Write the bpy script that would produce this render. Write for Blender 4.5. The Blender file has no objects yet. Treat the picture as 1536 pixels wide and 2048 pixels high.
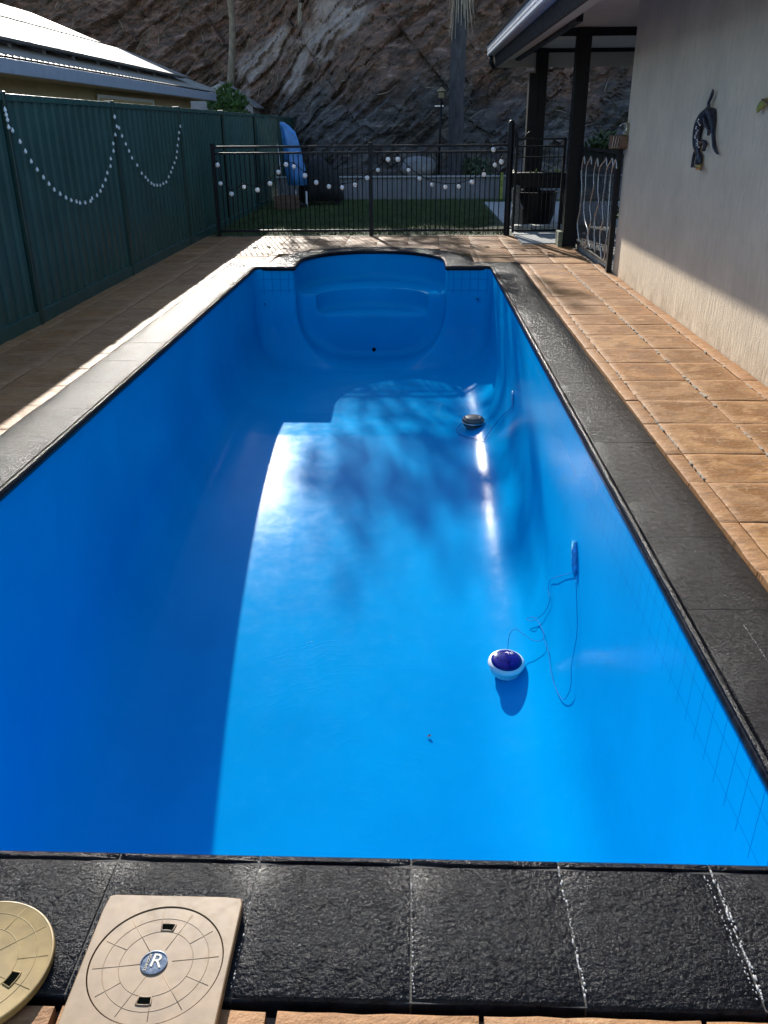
import bpy, bmesh, math, random
import numpy as np
from mathutils import Vector, Matrix
random.seed(7); RNG = np.random.default_rng(7)
S = bpy.context.scene
COL = S.collection
R = math.radians

# ------------------------------------------------------------------ camera, light, exposure
PITCH, YAW, ROLL, CH = 24.3, 2.05, 0.45, 1.6
cd = bpy.data.cameras.new("camera"); cam = bpy.data.objects.new("camera", cd); COL.objects.link(cam)
fw = Vector((-math.sin(R(YAW))*math.cos(R(PITCH)), math.cos(R(YAW))*math.cos(R(PITCH)), -math.sin(R(PITCH))))
rt = Vector((math.cos(R(YAW)), math.sin(R(YAW)), 0)); up = rt.cross(fw)
rt2 = math.cos(R(ROLL))*rt - math.sin(R(ROLL))*up; up2 = math.sin(R(ROLL))*rt + math.cos(R(ROLL))*up
cam.matrix_world = Matrix(((rt2.x, up2.x, -fw.x, 0), (rt2.y, up2.y, -fw.y, 0), (rt2.z, up2.z, -fw.z, CH), (0, 0, 0, 1)))
cd.sensor_fit = 'VERTICAL'; cd.sensor_height = 24.0; cd.lens = 24.0*1704/2048; cd.clip_start = .05; cd.clip_end = 600
S.camera = cam
SUN_EL, SUN_AZ = 27.0, 14.5           # azimuth is to the left of +Y
SD = Vector((-math.sin(R(SUN_AZ))*math.cos(R(SUN_EL)), math.cos(R(SUN_AZ))*math.cos(R(SUN_EL)), math.sin(R(SUN_EL))))
W = bpy.data.worlds.new("World"); S.world = W; W.use_nodes = True
nt = W.node_tree; nt.nodes.clear()
sky = nt.nodes.new('ShaderNodeTexSky'); sky.sky_type = 'NISHITA'; sky.sun_disc = False
sky.sun_elevation = R(SUN_EL); sky.sun_rotation = R(-SUN_AZ); sky.dust_density = .25
bg = nt.nodes.new('ShaderNodeBackground'); bg.inputs[1].default_value = .15
wo = nt.nodes.new('ShaderNodeOutputWorld'); nt.links.new(sky.outputs[0], bg.inputs[0]); nt.links.new(bg.outputs[0], wo.inputs[0])
sl = bpy.data.lights.new("sun", 'SUN'); sl.energy = 4.4; sl.angle = R(.53); sl.color = (1, .95, .86)
so = bpy.data.objects.new("sun", sl); COL.objects.link(so); so.rotation_euler = SD.to_track_quat('Z', 'Y').to_euler(); so.location = (0, 0, 30)
S.view_settings.view_transform = 'Standard'; S.view_settings.look = 'None'
S.view_settings.exposure = 0.97; S.view_settings.gamma = 1

# pixel of the photograph (1536 x 2048) -> point on a real plane of the place (used to read off measured positions)
def _ray(x, y): return fw + rt2*((x-768)/1704) - up2*((y-1024)/1704)
def PZ(x, y, z=0.): d = _ray(x, y); return Vector((0, 0, CH)) + d*((z-CH)/d.z)
def PY(x, y, Y): d = _ray(x, y); return Vector((0, 0, CH)) + d*(Y/d.y)
def PX(x, y, X): d = _ray(x, y); return Vector((0, 0, CH)) + d*(X/d.x)

# ------------------------------------------------------------------ helpers
def tag(o, label=None, cat=None, group=None, kind=None):
    if label: o['label'] = label
    if cat: o['category'] = cat
    if group: o['group'] = group
    if kind: o['kind'] = kind
    return o
def thing(name, label, cat, loc=(0, 0, 0), group=None):
    o = bpy.data.objects.new(name, None); COL.objects.link(o); o.location = loc; o.empty_display_size = .1
    return tag(o, label, cat, group)
class MB:
    """collects shapes into one bmesh, in world coordinates"""
    def __init__(s): s.b = bmesh.new()
    def box(s, x0, x1, y0, y1, z0, z1, M=None, bev=0):
        vs = [s.b.verts.new(Vector(p) if M is None else M @ Vector(p)) for p in
              [(x0,y0,z0),(x1,y0,z0),(x1,y1,z0),(x0,y1,z0),(x0,y0,z1),(x1,y0,z1),(x1,y1,z1),(x0,y1,z1)]]
        fs = [s.b.faces.new([vs[i] for i in f]) for f in [(0,3,2,1),(4,5,6,7),(0,1,5,4),(1,2,6,5),(2,3,7,6),(3,0,4,7)]]
        if bev:
            es = list({e for f in fs for e in f.edges})
            bmesh.ops.bevel(s.b, geom=es, offset=bev, segments=2, affect='EDGES', profile=.5)
        return s
    def face(s, pts):
        s.b.faces.new([s.b.verts.new(Vector(p)) for p in pts]); return s
    def tube(s, pts, r, n=8, closed=False, cap=True, flat=1.0):
        pts = [Vector(p) for p in pts]; N = len(pts)
        if not hasattr(r, '__len__'): r = [r]*N
        rings = []; prev = None
        for i, p in enumerate(pts):
            if closed: t = pts[(i+1) % N]-pts[i-1]
            else: t = pts[min(i+1, N-1)]-pts[max(i-1, 0)]
            if t.length < 1e-9: t = Vector((0, 0, 1))
            t.normalize()
            if prev is None:
                a = Vector((0, 0, 1)) if abs(t.z) < .9 else Vector((1, 0, 0))
                u = t.cross(a).normalized()
            else:
                u = prev - t*prev.dot(t)
                u = u.normalized() if u.length > 1e-6 else t.orthogonal().normalized()
            prev = u; v = t.cross(u)
            rings.append([s.b.verts.new(p + (u*math.cos(2*math.pi*k/n) + v*math.sin(2*math.pi*k/n)*flat)*r[i]) for k in range(n)])
        for i in range(N if closed else N-1):
            a, b = rings[i], rings[(i+1) % N]
            for k in range(n): s.b.faces.new([a[k], a[(k+1) % n], b[(k+1) % n], b[k]])
        if cap and not closed: s.b.faces.new(rings[0][::-1]); s.b.faces.new(rings[-1])
        return s
    def lathe(s, prof, c=(0, 0, 0), n=32, M=None):
        rings = []
        for r, z in prof:
            if r < 1e-6: 
                p = Vector((c[0], c[1], c[2]+z)); rings.append([s.b.verts.new(M @ p if M else p)])
            else:
                row = []
                for k in range(n):
                    p = Vector((c[0]+r*math.cos(2*math.pi*k/n), c[1]+r*math.sin(2*math.pi*k/n), c[2]+z))
                    row.append(s.b.verts.new(M @ p if M else p))
                rings.append(row)
        for a, b in zip(rings[:-1], rings[1:]):
            for k in range(n):
                q = [a[k % len(a)], a[(k+1) % len(a)], b[(k+1) % len(b)], b[k % len(b)]]
                q2 = []
                for v in q:
                    if v not in q2: q2.append(v)
                if len(q2) > 2:
                    try: s.b.faces.new(q2)
                    except ValueError: pass
        return s
    def ball(s, c, r, sx=1, sy=1, sz=1, sub=2, jit=0, M=None):
        ret = bmesh.ops.create_icosphere(s.b, subdivisions=sub, radius=1)
        for v in ret['verts']:
            k = 1 + random.uniform(-jit, jit)
            p = Vector((v.co.x*r*sx*k, v.co.y*r*sy*k, v.co.z*r*sz*k))
            if M: p = M @ p
            v.co = Vector(c) + p
        return s
    def prism(s, poly, f):
        """poly: 2D outline; f(u, v, side 0/1) -> point"""
        a = [s.b.verts.new(f(u, v, 0)) for u, v in poly]; b = [s.b.verts.new(f(u, v, 1)) for u, v in poly]
        n = len(poly)
        s.b.faces.new(a[::-1]); s.b.faces.new(b)
        for i in range(n): s.b.faces.new([a[i], a[(i+1) % n], b[(i+1) % n], b[i]])
        return s
    def obj(s, name, m, parent=None, smooth=False, ang=None, **kw):
        bmesh.ops.recalc_face_normals(s.b, faces=s.b.faces)
        me = bpy.data.meshes.new(name); s.b.to_mesh(me); s.b.free()
        me.materials.append(m)
        if smooth: me.polygons.foreach_set('use_smooth', [True]*len(me.polygons))
        o = bpy.data.objects.new(name, me); COL.objects.link(o)
        if parent:
            o.parent = parent
            T = Vector((0, 0, 0)); p = parent
            while p: T += p.location; p = p.parent
            me.transform(Matrix.Translation(-T))
        if ang is not None and smooth:
            try: me.set_sharp_from_angle(angle=R(ang))
            except Exception: pass
        return tag(o, **kw)
def npmesh(name, verts, faces, m, parent=None, smooth=True, **kw):
    me = bpy.data.meshes.new(name); verts = np.asarray(verts, np.float32); faces = np.asarray(faces, np.int32)
    me.vertices.add(len(verts)); me.vertices.foreach_set('co', verts.ravel())
    k = faces.shape[1]
    me.loops.add(faces.size); me.loops.foreach_set('vertex_index', faces.ravel())
    me.polygons.add(len(faces)); me.polygons.foreach_set('loop_start', np.arange(0, faces.size, k, dtype=np.int32))
    me.polygons.foreach_set('loop_total', np.full(len(faces), k, np.int32))
    me.polygons.foreach_set('use_smooth', np.full(len(faces), smooth))
    me.update(calc_edges=True); me.validate()
    me.materials.append(m)
    o = bpy.data.objects.new(name, me); COL.objects.link(o)
    if parent:
        o.parent = parent; me.transform(Matrix.Translation(-parent.location))
    return tag(o, **kw)
def copy_tree(o, parent=None):
    c = o.copy(); COL.objects.link(c)
    if parent: c.parent = parent
    for ch in [x for x in bpy.data.objects if x.parent == o]: copy_tree(ch, c)
    return c
# value noise
def _h(ix, iy, iz):
    h = (ix*374761393 + iy*668265263 + iz*2147483647*3 + 1274126177) & 0xffffffff
    h = ((h ^ (h >> 13))*1274126177) & 0xffffffff
    h = ((h ^ (h >> 16))*2246822519) & 0xffffffff
    return ((h ^ (h >> 15)) & 0xffffff)/float(0xffffff)
def vn(x, y, z=0):
    x, y, z = np.broadcast_arrays(np.asarray(x, float), np.asarray(y, float), np.asarray(z, float))
    ix, iy, iz = (np.floor(a).astype(np.int64) for a in (x, y, z)); fx, fy, fz = x-ix, y-iy, z-iz
    fx, fy, fz = (a*a*(3-2*a) for a in (fx, fy, fz)); r = 0
    for a in (0, 1):
        for b in (0, 1):
            for c in (0, 1):
                r = r + _h(ix+a, iy+b, iz+c)*(fx if a else 1-fx)*(fy if b else 1-fy)*(fz if c else 1-fz)
    return r
def fbm(x, y, z=0, o=4):
    r = 0; a = .5
    for i in range(o): r = r + a*vn(x*2**i+i*17.3, y*2**i+i*9.1, np.asarray(z)*2**i); a *= .5
    return r

# ------------------------------------------------------------------ materials
class MT:
    def __init__(s, name, base=(.5, .5, .5), rough=.6, metal=0, spec=.5, coat=0, coatr=.1):
        s.m = bpy.data.materials.new(name); s.m.use_nodes = True; s.t = s.m.node_tree; s.N = s.t.nodes
        s.p = s.N['Principled BSDF']; s.i('Base Color', (*base, 1)); s.i('Roughness', rough); s.i('Metallic', metal); s.i('Specular IOR Level', spec)
        if coat: s.i('Coat Weight', coat); s.i('Coat Roughness', coatr)
        s.co = None; s.bh = None
    def i(s, k, v): s.p.inputs[k].default_value = v
    def L(s, a, b): s.t.links.new(a, b)
    def coord(s):
        if not s.co:
            s.co = s.N.new('ShaderNodeNewGeometry').outputs['Position']
        return s.co
    def mapping(s, scale=(1, 1, 1), rot=(0, 0, 0), loc=(0, 0, 0)):
        mp = s.N.new('ShaderNodeMapping'); s.L(s.coord(), mp.inputs[0])
        mp.inputs['Scale'].default_value = scale; mp.inputs['Rotation'].default_value = rot; mp.inputs['Location'].default_value = loc
        return mp.outputs[0]
    def noise(s, sc=5, det=6, rough=.55, dist=0, vec=None):
        n = s.N.new('ShaderNodeTexNoise'); s.L(vec or s.coord(), n.inputs['Vector'])
        n.inputs['Scale'].default_value = sc; n.inputs['Detail'].default_value = det; n.inputs['Roughness'].default_value = rough; n.inputs['Distortion'].default_value = dist
        return n.outputs[0]
    def vor(s, sc=5, feat='F1', vec=None, rnd=1):
        n = s.N.new('ShaderNodeTexVoronoi'); n.feature = feat; s.L(vec or s.coord(), n.inputs['Vector']); n.inputs['Scale'].default_value = sc
        n.inputs['Randomness'].default_value = rnd
        return n.outputs[0]
    def ramp(s, fac, stops):
        n = s.N.new('ShaderNodeValToRGB'); s.L(fac, n.inputs[0]); e = n.color_ramp.elements
        while len(e) < len(stops): e.new(.5)
        for el, (p, c) in zip(e, stops):
            el.position = p; el.color = (*c, 1) if hasattr(c, '__len__') else (c, c, c, 1)
        return n.outputs[0]
    def mix(s, fac, a, b, mode='MIX'):
        n = s.N.new('ShaderNodeMix'); n.data_type = 'RGBA'; n.blend_type = mode; n.clamp_factor = True
        for sock, v in ((n.inputs[0], fac), (n.inputs[6], a), (n.inputs[7], b)):
            if hasattr(v, 'links'): s.L(v, sock)
            elif hasattr(v, '__len__'): sock.default_value = (*v, 1)
            else: sock.default_value = v if sock is n.inputs[0] else (v, v, v, 1)
        return n.outputs[2]
    def math(s, op, a, b=0, c=0):
        n = s.N.new('ShaderNodeMath'); n.operation = op
        for k, v in enumerate((a, b, c)):
            if hasattr(v, 'links'): s.L(v, n.inputs[k])
            else: n.inputs[k].default_value = v
        return n.outputs[0]
    def xyz(s):
        n = s.N.new('ShaderNodeSeparateXYZ'); s.L(s.coord(), n.inputs[0]); return n.outputs
    def attr(s, name):
        n = s.N.new('ShaderNodeAttribute'); n.attribute_name = name; return n.outputs
    def col(s, c): s.L(c, s.p.inputs['Base Color']); return s
    def rough(s, r): s.L(r, s.p.inputs['Roughness']); return s
    def bump(s, h, dist=.01, st=1.0):
        n = s.N.new('ShaderNodeBump'); n.inputs['Strength'].default_value = st; n.inputs['Distance'].default_value = dist
        s.L(h, n.inputs['Height'])
        if s.bh: s.L(s.bh, n.inputs['Normal'])
        s.bh = n.outputs[0]; s.L(s.bh, s.p.inputs['Normal']); return s
def quick(name, base, rough=.6, var=.25, sc=8, bump=0, bsc=60, **k):
    t = MT(name, base, rough, **k)
    t.col(t.ramp(t.noise(sc), [(.3, tuple(c*(1-var) for c in base)), (.7, tuple(min(1, c*(1+var)) for c in base))]))
    t.rough(t.ramp(t.noise(sc*2.3), [(.3, max(0, rough-.1)), (.7, min(1, rough+.1))]))
    if bump: t.bump(t.noise(bsc, 4), bump)
    return t.m

def mat_gel():
    t = MT('gelcoat', rough=.22, spec=.030)
    n = t.noise(1.1, 4); n2 = t.noise(14, 6, .7)
    c = t.ramp(n, [(.3, (0, .275, .60)), (.7, (0, .325, .68))])
    c = t.mix(t.ramp(n2, [(.55, 0.), (.8, .25)]), c, (.01, .38, .74))
    # scored tile band just under the rim of the walls
    x, y, z = t.xyz()
    gn = t.N.new('ShaderNodeNewGeometry'); sn = t.N.new('ShaderNodeSeparateXYZ'); t.L(gn.outputs['Normal'], sn.inputs[0])
    side = t.math('MULTIPLY', t.math('GREATER_THAN', t.math('ABSOLUTE', sn.outputs[0]), .7), t.math('GREATER_THAN', x, 0)); end = t.math('GREATER_THAN', t.math('ABSOLUTE', sn.outputs[1]), .7)
    def line(v, pitch, w, off=0):
        f = t.math('FRACT', t.math('DIVIDE', t.math('ADD', v, 50+off), pitch))
        return t.math('LESS_THAN', f, w/pitch)
    ly = t.math('MULTIPLY', line(y, .105, .0035), side); lx = t.math('MULTIPLY', line(x, .105, .006), end)
    zz = t.math('ADD', line(z, 50, .005, .16), line(z, 50, .005, .30))
    l = t.math('MINIMUM', t.math('ADD', t.math('ADD', ly, lx), t.math('MULTIPLY', zz, t.math('ADD', t.math('MULTIPLY', side, .45), end))), 1)
    band = t.math('GREATER_THAN', z, -.34); l = t.math('MULTIPLY', l, band)
    inn = t.math('LESS_THAN', y, 11.15); l = t.math('MULTIPLY', l, inn)
    c = t.mix(t.math('MULTIPLY', l, .75), c, (0, .10, .40)); t.col(c)
    # arcs left by sanding the near floor
    vd = t.N.new('ShaderNodeVectorMath'); vd.operation = 'DISTANCE'; t.L(t.coord(), vd.inputs[0]); vd.inputs[1].default_value = (-.25, 3.55, -1.9)
    arc = t.math('SINE', t.math('MULTIPLY', t.math('ADD', vd.outputs['Value'], t.math('MULTIPLY', t.noise(2.2, 3), .35)), 120))
    am = t.math('MULTIPLY', t.math('POWER', t.math('MAXIMUM', arc, 0), 10), t.ramp(t.noise(2.6, 3), [(.48, 0.), (.6, 1.)]))
    t.bump(t.math('MULTIPLY', am, t.math('LESS_THAN', vd.outputs['Value'], 1.5)), .0005, .5)
    # swept sanding arcs and specks on the floor
    t.rough(t.ramp(t.noise(7, 5, .65), [(.3, .15), (.7, .23)]))
    t.bump(t.noise(2.2, 2), .004, .4); t.bump(t.noise(75, 6, .75), .0010, .7)
    t.bump(t.math('MULTIPLY', l, -1), .002)
    return t.m
M_gel = mat_gel()
def mat_coping():
    t = MT('coping_paint', rough=.25, spec=.11)
    n1 = t.noise(30, 4); n2 = t.noise(4, 4)
    t.col(t.ramp(n1, [(.3, (.004, .0045, .007)), (.75, (.015, .016, .020))]))
    t.rough(t.ramp(n2, [(.3, .16), (.7, .26)]))
    top = t.N.new('ShaderNodeMapRange'); t.L(t.xyz()[2], top.inputs[0]); top.inputs[1].default_value = -.006; top.inputs[2].default_value = 0; top.inputs[3].default_value = .12
    k = top.outputs[0]; mu = lambda v: t.math('MULTIPLY', v, k)
    t.bump(mu(t.noise(28, 3)), .010, .8); t.bump(mu(t.noise(98, 4, .6, .3)), .0075, 1); t.bump(mu(t.noise(260, 2, .6)), .0015, .9)
    return t.m
M_cop = mat_coping()
M_grout = quick('coping_grout', (.06, .055, .05), .8, .5, 60, .004, 200)
def mat_paver():
    t = MT('paver', rough=.6, spec=.18)
    a = t.attr('tone')[2]; b = t.attr('edge')[2]
    v = t.mapping((1, 1, 1)); 
    base = t.ramp(a, [(0, (.18, .070, .020)), (.2, (.33, .135, .032)), (.45, (.24, .115, .045)), (.7, (.40, .20, .068)), (1, (.16, .070, .030))])
    n = t.noise(6, 6, .65, 1.2)
    wet = t.math('MULTIPLY', t.ramp(t.noise(3.5, 5, .6, .5), [(.44, 0.), (.52, 1.)]), b)
    c = t.mix(t.ramp(n, [(.35, 0.), (.7, .55)]), base, (.45, .255, .11))
    c = t.mix(t.math('MULTIPLY', wet, .85), c, (.20, .080, .014))
    c = t.mix(t.ramp(t.math('ADD', b, t.math('MULTIPLY', t.noise(16, 4), .5)), [(.30, .6), (.75, 0.)]), c, (.40, .215, .105))
    st = t.noise(9, 8, .7, .6, vec=t.mapping((1, 3.2, 1)))
    c = t.mix(t.ramp(t.noise(13, 7, .75, 1.5), [(.56, 0.), (.66, .65)]), c, (.50, .34, .19))
    c = t.mix(t.ramp(st, [(.48, 0.), (.68, .7)]), c, (.15, .085, .045))
    c = t.mix(t.ramp(t.noise(90, 3), [(.6, 0.), (.72, .35)]), c, (.16, .10, .07))
    t.col(c); t.rough(t.ramp(st, [(.3, .42), (.7, .72)]))
    t.bump(t.noise(5, 5, .6, .8, vec=t.mapping((1, 2.2, 1))), .02, .55); t.bump(t.noise(45, 6, .7), .006, .6); t.bump(t.noise(200, 3), .002, .7)
    return t.m
M_pav = mat_paver()
M_sand = quick('joint_sand', (.30, .23, .17), .95, .6, 25, .004, 220)
M_fence = quick('fence_steel', (.017, .068, .058), .42, .2, 1.5)
M_fpost = quick('fence_post', (.006, .032, .027), .42, .2, 3)
M_cap = quick('fence_cap', (.03, .09, .075), .25, .1, 3, metal=.0)
M_black = quick('black_powdercoat', (.006, .007, .009), .5, .3, 10, spec=.25)
M_dark = quick('dark_cloth', (.010, .011, .012), .75, .4, 8, .01, 20)
def mat_render(name, base):
    t = MT(name, rough=.85, spec=.25)
    n = t.noise(2.0, 5); st = t.noise(30, 6, .65, .3, vec=t.mapping((1, 1, .22)))
    c = t.ramp(n, [(.3, tuple(v*.88 for v in base)), (.7, tuple(v*1.06 for v in base))])
    c = t.mix(t.ramp(st, [(.45, 0.), (.75, .4)]), c, tuple(v*.62 for v in base))
    z = t.xyz()[2]
    low = t.math('MULTIPLY', t.ramp(t.noise(7, 5), [(.4, 0.), (.7, 1.)]), t.ramp(z, [(0, 1.), (.22, 0.)]))
    c = t.mix(t.math('MULTIPLY', low, .6), c, (.30, .2, .12))
    t.col(c); t.bump(st, .012, .8); t.bump(t.noise(90, 4), .004, .8)
    return t.m
M_wall = mat_render('wall_render', (.71, .59, .43))
M_wall2 = mat_render('neighbour_render', (.42, .33, .20))
M_soffit = quick('soffit_board', (.50, .47, .41), .7, .06, 3)
M_gutw = quick('gutter_white', (.62, .63, .66), .35, .12, 6)
M_gutb = quick('gutter_bluegrey', (.30, .34, .42), .45, .1, 6)
def mat_roof():
    t = MT('roof_sheet', (.55, .53, .50), .55, .0, spec=.2)
    t.col(t.ramp(t.noise(3), [(.3, (.22, .21, .20)), (.7, (.28, .27, .26))])); return t.m
M_roof = mat_roof()
M_solar = quick('solar_glass', (.16, .15, .145), .6, .12, 1.2, spec=.08)
M_alu = quick('aluminium', (.45, .45, .47), .35, .1, 20, metal=.7)
M_tan = quick('lid_tan', (.285, .195, .115), .5, .17, 22, .0002, 500)
M_tan2 = quick('lid_yellow', (.29, .20, .072), .5, .17, 22, .0002, 500)
M_hole = quick('slot_black', (.003, .004, .003), .9, .2, spec=0)
M_badge = quick('badge_grey', (.12, .15, .20), .25, .15, 60, metal=.5)
M_badgel = quick('badge_letter', (.62, .58, .48), .4, .05, 60)
M_white = quick('white_plastic', (.72, .74, .76), .32, .05, 20)
M_lens = quick('lens_blue', (.008, .006, .15), .15, .5, 40, spec=.3)
M_greyp = quick('grey_plastic', (.13, .11, .09), .4, .2, 20)
M_chrome = quick('chrome', (.6, .62, .65), .18, .1, 30, metal=.9)
M_cable = quick('cable_blue', (.005, .14, .42), .6, .2, 20, spec=.1)
M_blueb = quick('bracket_blue', (.03, .33, .64), .15, .4, 40, .008, 70)
M_wood = quick('old_timber', (.14, .075, .045), .6, .4, 30, .003, 80)
M_blue = quick('blue_cover', (.055, .21, .50), .38, .35, 5, .02, 9)
M_conc = quick('concrete', (.34, .34, .33), .85, .2, 5, .004, 60)
M_retain = quick('retaining_sheet', (.20, .205, .22), .6, .15, 4)
M_rod = quick('bright_rod', (.50, .49, .47), .28, .1, 20, metal=.6)
M_gold = quick('brass_tip', (.35, .25, .10), .35, .2, 40, metal=.6)
M_gecko = quick('gecko_metal', (.035, .038, .055), .35, .6, 60, .002, 150, metal=.5)
M_bead = quick('bead_white', (.75, .78, .76), .25, .05, 50)
M_leafy = quick('green_leaf', (.05, .10, .022), .5, .5, 6)
M_leafl = quick('lime_leaf', (.22, .26, .05), .45, .4, 12)
M_gum = quick('gum_leaf', (.045, .075, .035), .55, .4, 3)
M_stat = quick('statue_stone', (.20, .19, .18), .8, .3, 30, .003, 90)
M_debris = quick('dry_leaf', (.10, .025, .012), .95, .3, 60, spec=0)
def mat_bulb():
    t = MT('bulb_glass', (.85, .87, .88), .08, spec=.6); t.i('Transmission Weight', .1); t.i('Subsurface Weight', 1.0); t.i('Subsurface Radius', (1, 1, 1)); t.i('Subsurface Scale', .06); t.i('Coat Weight', .5); return t.m
M_bulb = mat_bulb()
def mat_bark(name, a, b, sc):
    t = MT(name, rough=.85)
    n = t.noise(sc, 6, .65, .4, vec=t.mapping((1, 1, .25)))
    t.col(t.ramp(n, [(.3, a), (.7, b)])); t.bump(n, .03, .8); return t.m
M_bark = mat_bark('gum_bark', (.13, .11, .09), (.34, .30, .24), 9)
M_palm = mat_bark('palm_bark', (.02, .02, .024), (.07, .068, .075), 12)
M_straw = mat_bark('palm_straw', (.16, .13, .10), (.36, .31, .24), 20)
def mat_cliff():
    t = MT('cliff_rock', rough=.9, spec=.25)
    z = t.xyz()[2]; x = t.xyz()[0]
    r = (R(0), R(38), R(0))
    st = t.noise(2.4, 9, .68, .5, vec=t.mapping((.35, 1, 2.6), r)); n = t.noise(.35, 6, .6, .6); n3 = t.noise(3.5, 8, .7)
    dark = t.ramp(st, [(.30, (.04, .037, .036)), (.46, (.10, .092, .088)), (.58, (.18, .165, .158)), (.70, (.36, .335, .32))])
    red = t.ramp(t.noise(3, 9, .72, .4, vec=t.mapping((.5, 1, 1.6), r)), [(.30, (.035, .028, .024)), (.46, (.15, .10, .075)), (.58, (.27, .155, .11)), (.72, (.48, .38, .32))])
    f = t.math('ADD', t.math('MULTIPLY', n, 1.6), t.math('MULTIPLY', t.math('SUBTRACT', z, 2.4), .30))
    c = t.mix(t.ramp(f, [(.62, 0.), (.95, 1.)]), dark, red)
    gr = t.math('MULTIPLY', t.ramp(t.noise(.8, 5), [(.5, 0.), (.65, 1.)]), t.ramp(t.noise(11, 4), [(.45, 0.), (.6, 1.)]))
    c = t.mix(t.math('MULTIPLY', gr, .7), c, (.045, .05, .022))
    pale = t.attr('pale')[2]
    pc = t.ramp(n3, [(.3, (.25, .22, .21)), (.6, (.50, .41, .36)), (.8, (.62, .53, .47))])
    c = t.mix(pale, c, pc)
    t.col(c); t.bump(st, .22, 1); t.bump(n3, .08, .8); t.bump(t.noise(22, 6, .7), .02, .8)
    return t.m
M_cliff = mat_cliff()
M_boulder = quick('boulder_rock', (.21, .21, .22), .85, .3, 4, .03, 12)
def mat_grass():
    t = MT('grass', rough=.6); t.col(t.ramp(t.noise(2.5, 5), [(.3, (.030, .062, .016)), (.7, (.085, .125, .030))])); return t.m
M_grass = mat_grass()
M_soil = quick('lawn_soil', (.035, .05, .018), .95, .4, 6, .01, 40)

# ------------------------------------------------------------------ pool shell (signed distance of the void, meshed with surface nets)
XL, XR, YN, YF = -2.02, .99, 1.505, 11.08
ACX, AHW, AYS, AB = -.545, .975, 11.6, 1.05
def smax(a, b, k):
    h = np.maximum(k-np.abs(a-b), 0)/k; return np.maximum(a, b) + h*h*k*.25
def floor_depth(y):
    t = np.maximum(8.25-y, 0); return 1.27 + .05*t + .0175*t*t - .05*np.clip((y-9)/2, 0, 1)
def arch(x, y, hw, ys, b):
    dx = np.abs(x-ACX); q = dx-hw
    r = np.sqrt((dx/hw)**2 + (np.maximum(y-ys, 0)/b)**2)
    return np.where(y < ys, q, (r-1)*np.minimum(hw, b))
def void(x, y, z):
    tap = .03*np.maximum(-z, 0)
    wx = np.maximum(XL-x, x-XR)+tap; wy = np.maximum(YN-y, y-YF)+tap
    m = smax(smax(wx, wy, .22), -floor_depth(y)-z, .55)
    # shallow rounded rib that runs down the right and left walls near the far end (moulded corner)
    a1 = smax(arch(x, y, AHW, AYS, AB), -.40-z, .10)
    a2 = smax(arch(x, y, .74, 11.30, .58), -.66-z, .10)
    a3 = smax(smax(np.abs(x-ACX)-AHW+.01, -1.22-z, .75), y-11.36, .10)
    ys = 10.6-y
    a = np.minimum(np.minimum(a1, a2), a3)
    a = np.maximum(a, ys)
    k = .05; h = np.maximum(k-np.abs(m-a), 0)/k
    return np.minimum(m, a) - h*h*k*.25
def surface_nets(f, lo, hi, d):
    xs, ys, zs = (np.arange(lo[i], hi[i]+d, d) for i in range(3)); zs = hi[2] - np.arange(0, int((hi[2]-lo[2])/d)+1)[::-1]*d
    G = f(xs[:, None, None], ys[None, :, None], zs[None, None, :]).astype(np.float32)
    s = G < 0
    nx, ny, nz = (n-1 for n in s.shape)
    cnt = np.zeros((nx, ny, nz), np.int8)
    for a in (0, 1):
        for b in (0, 1):
            for c in (0, 1): cnt += s[a:a+nx, b:b+ny, c:c+nz]
    act = (cnt > 0) & (cnt < 8); idx = -np.ones(act.shape, np.int64); I = np.argwhere(act); idx[act] = np.arange(len(I))
    P = np.stack([xs[I[:, 0]], ys[I[:, 1]], zs[I[:, 2]]], 1) + d/2
    for _ in range(4):
        e = 1e-3; v = f(*P.T)
        g = np.stack([(f(*(P+np.eye(3)[k]*e).T)-f(*(P-np.eye(3)[k]*e).T))/(2*e) for k in range(3)], 1)
        st = -(v/np.maximum((g*g).sum(1), .2))[:, None]*g
        P = P + np.clip(st, -d*.6, d*.6)
    top = I[:, 2] == nz-1
    F = []
    for ax in range(3):
        o = [0, 0, 0]; o[ax] = 1
        A = s[:s.shape[0]-o[0], :s.shape[1]-o[1], :s.shape[2]-o[2]]; B = s[o[0]:, o[1]:, o[2]:]
        E = np.argwhere(A != B); u, v = [k for k in range(3) if k != ax]
        ok = (E[:, u] > 0) & (E[:, v] > 0) & (E[:, u] < act.shape[u]) & (E[:, v] < act.shape[v]); E = E[ok]
        sg = A[tuple(E.T)]
        def c(du, dv):
            Q = E.copy(); Q[:, u] -= du; Q[:, v] -= dv; return idx[tuple(Q.T)]
        q = np.stack([c(0, 0), c(1, 0), c(1, 1), c(0, 1)], 1)
        flip = sg if ax != 1 else ~sg
        q = np.where(flip[:, None], q[:, ::-1], q); F.append(q)
    F = np.concatenate(F); F = F[(F >= 0).all(1)]
    return P, F
pool = thing('swimming_pool', 'long empty blue fibreglass swimming pool with black painted coping and an arched step alcove', 'swimming pool', (-.5, 6, 0))
P, F = surface_nets(void, (-2.12, 1.40, -2.35), (1.09, 12.78, -.018), .026)
shell = npmesh('pool_shell', P, F, M_gel, pool)
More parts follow.
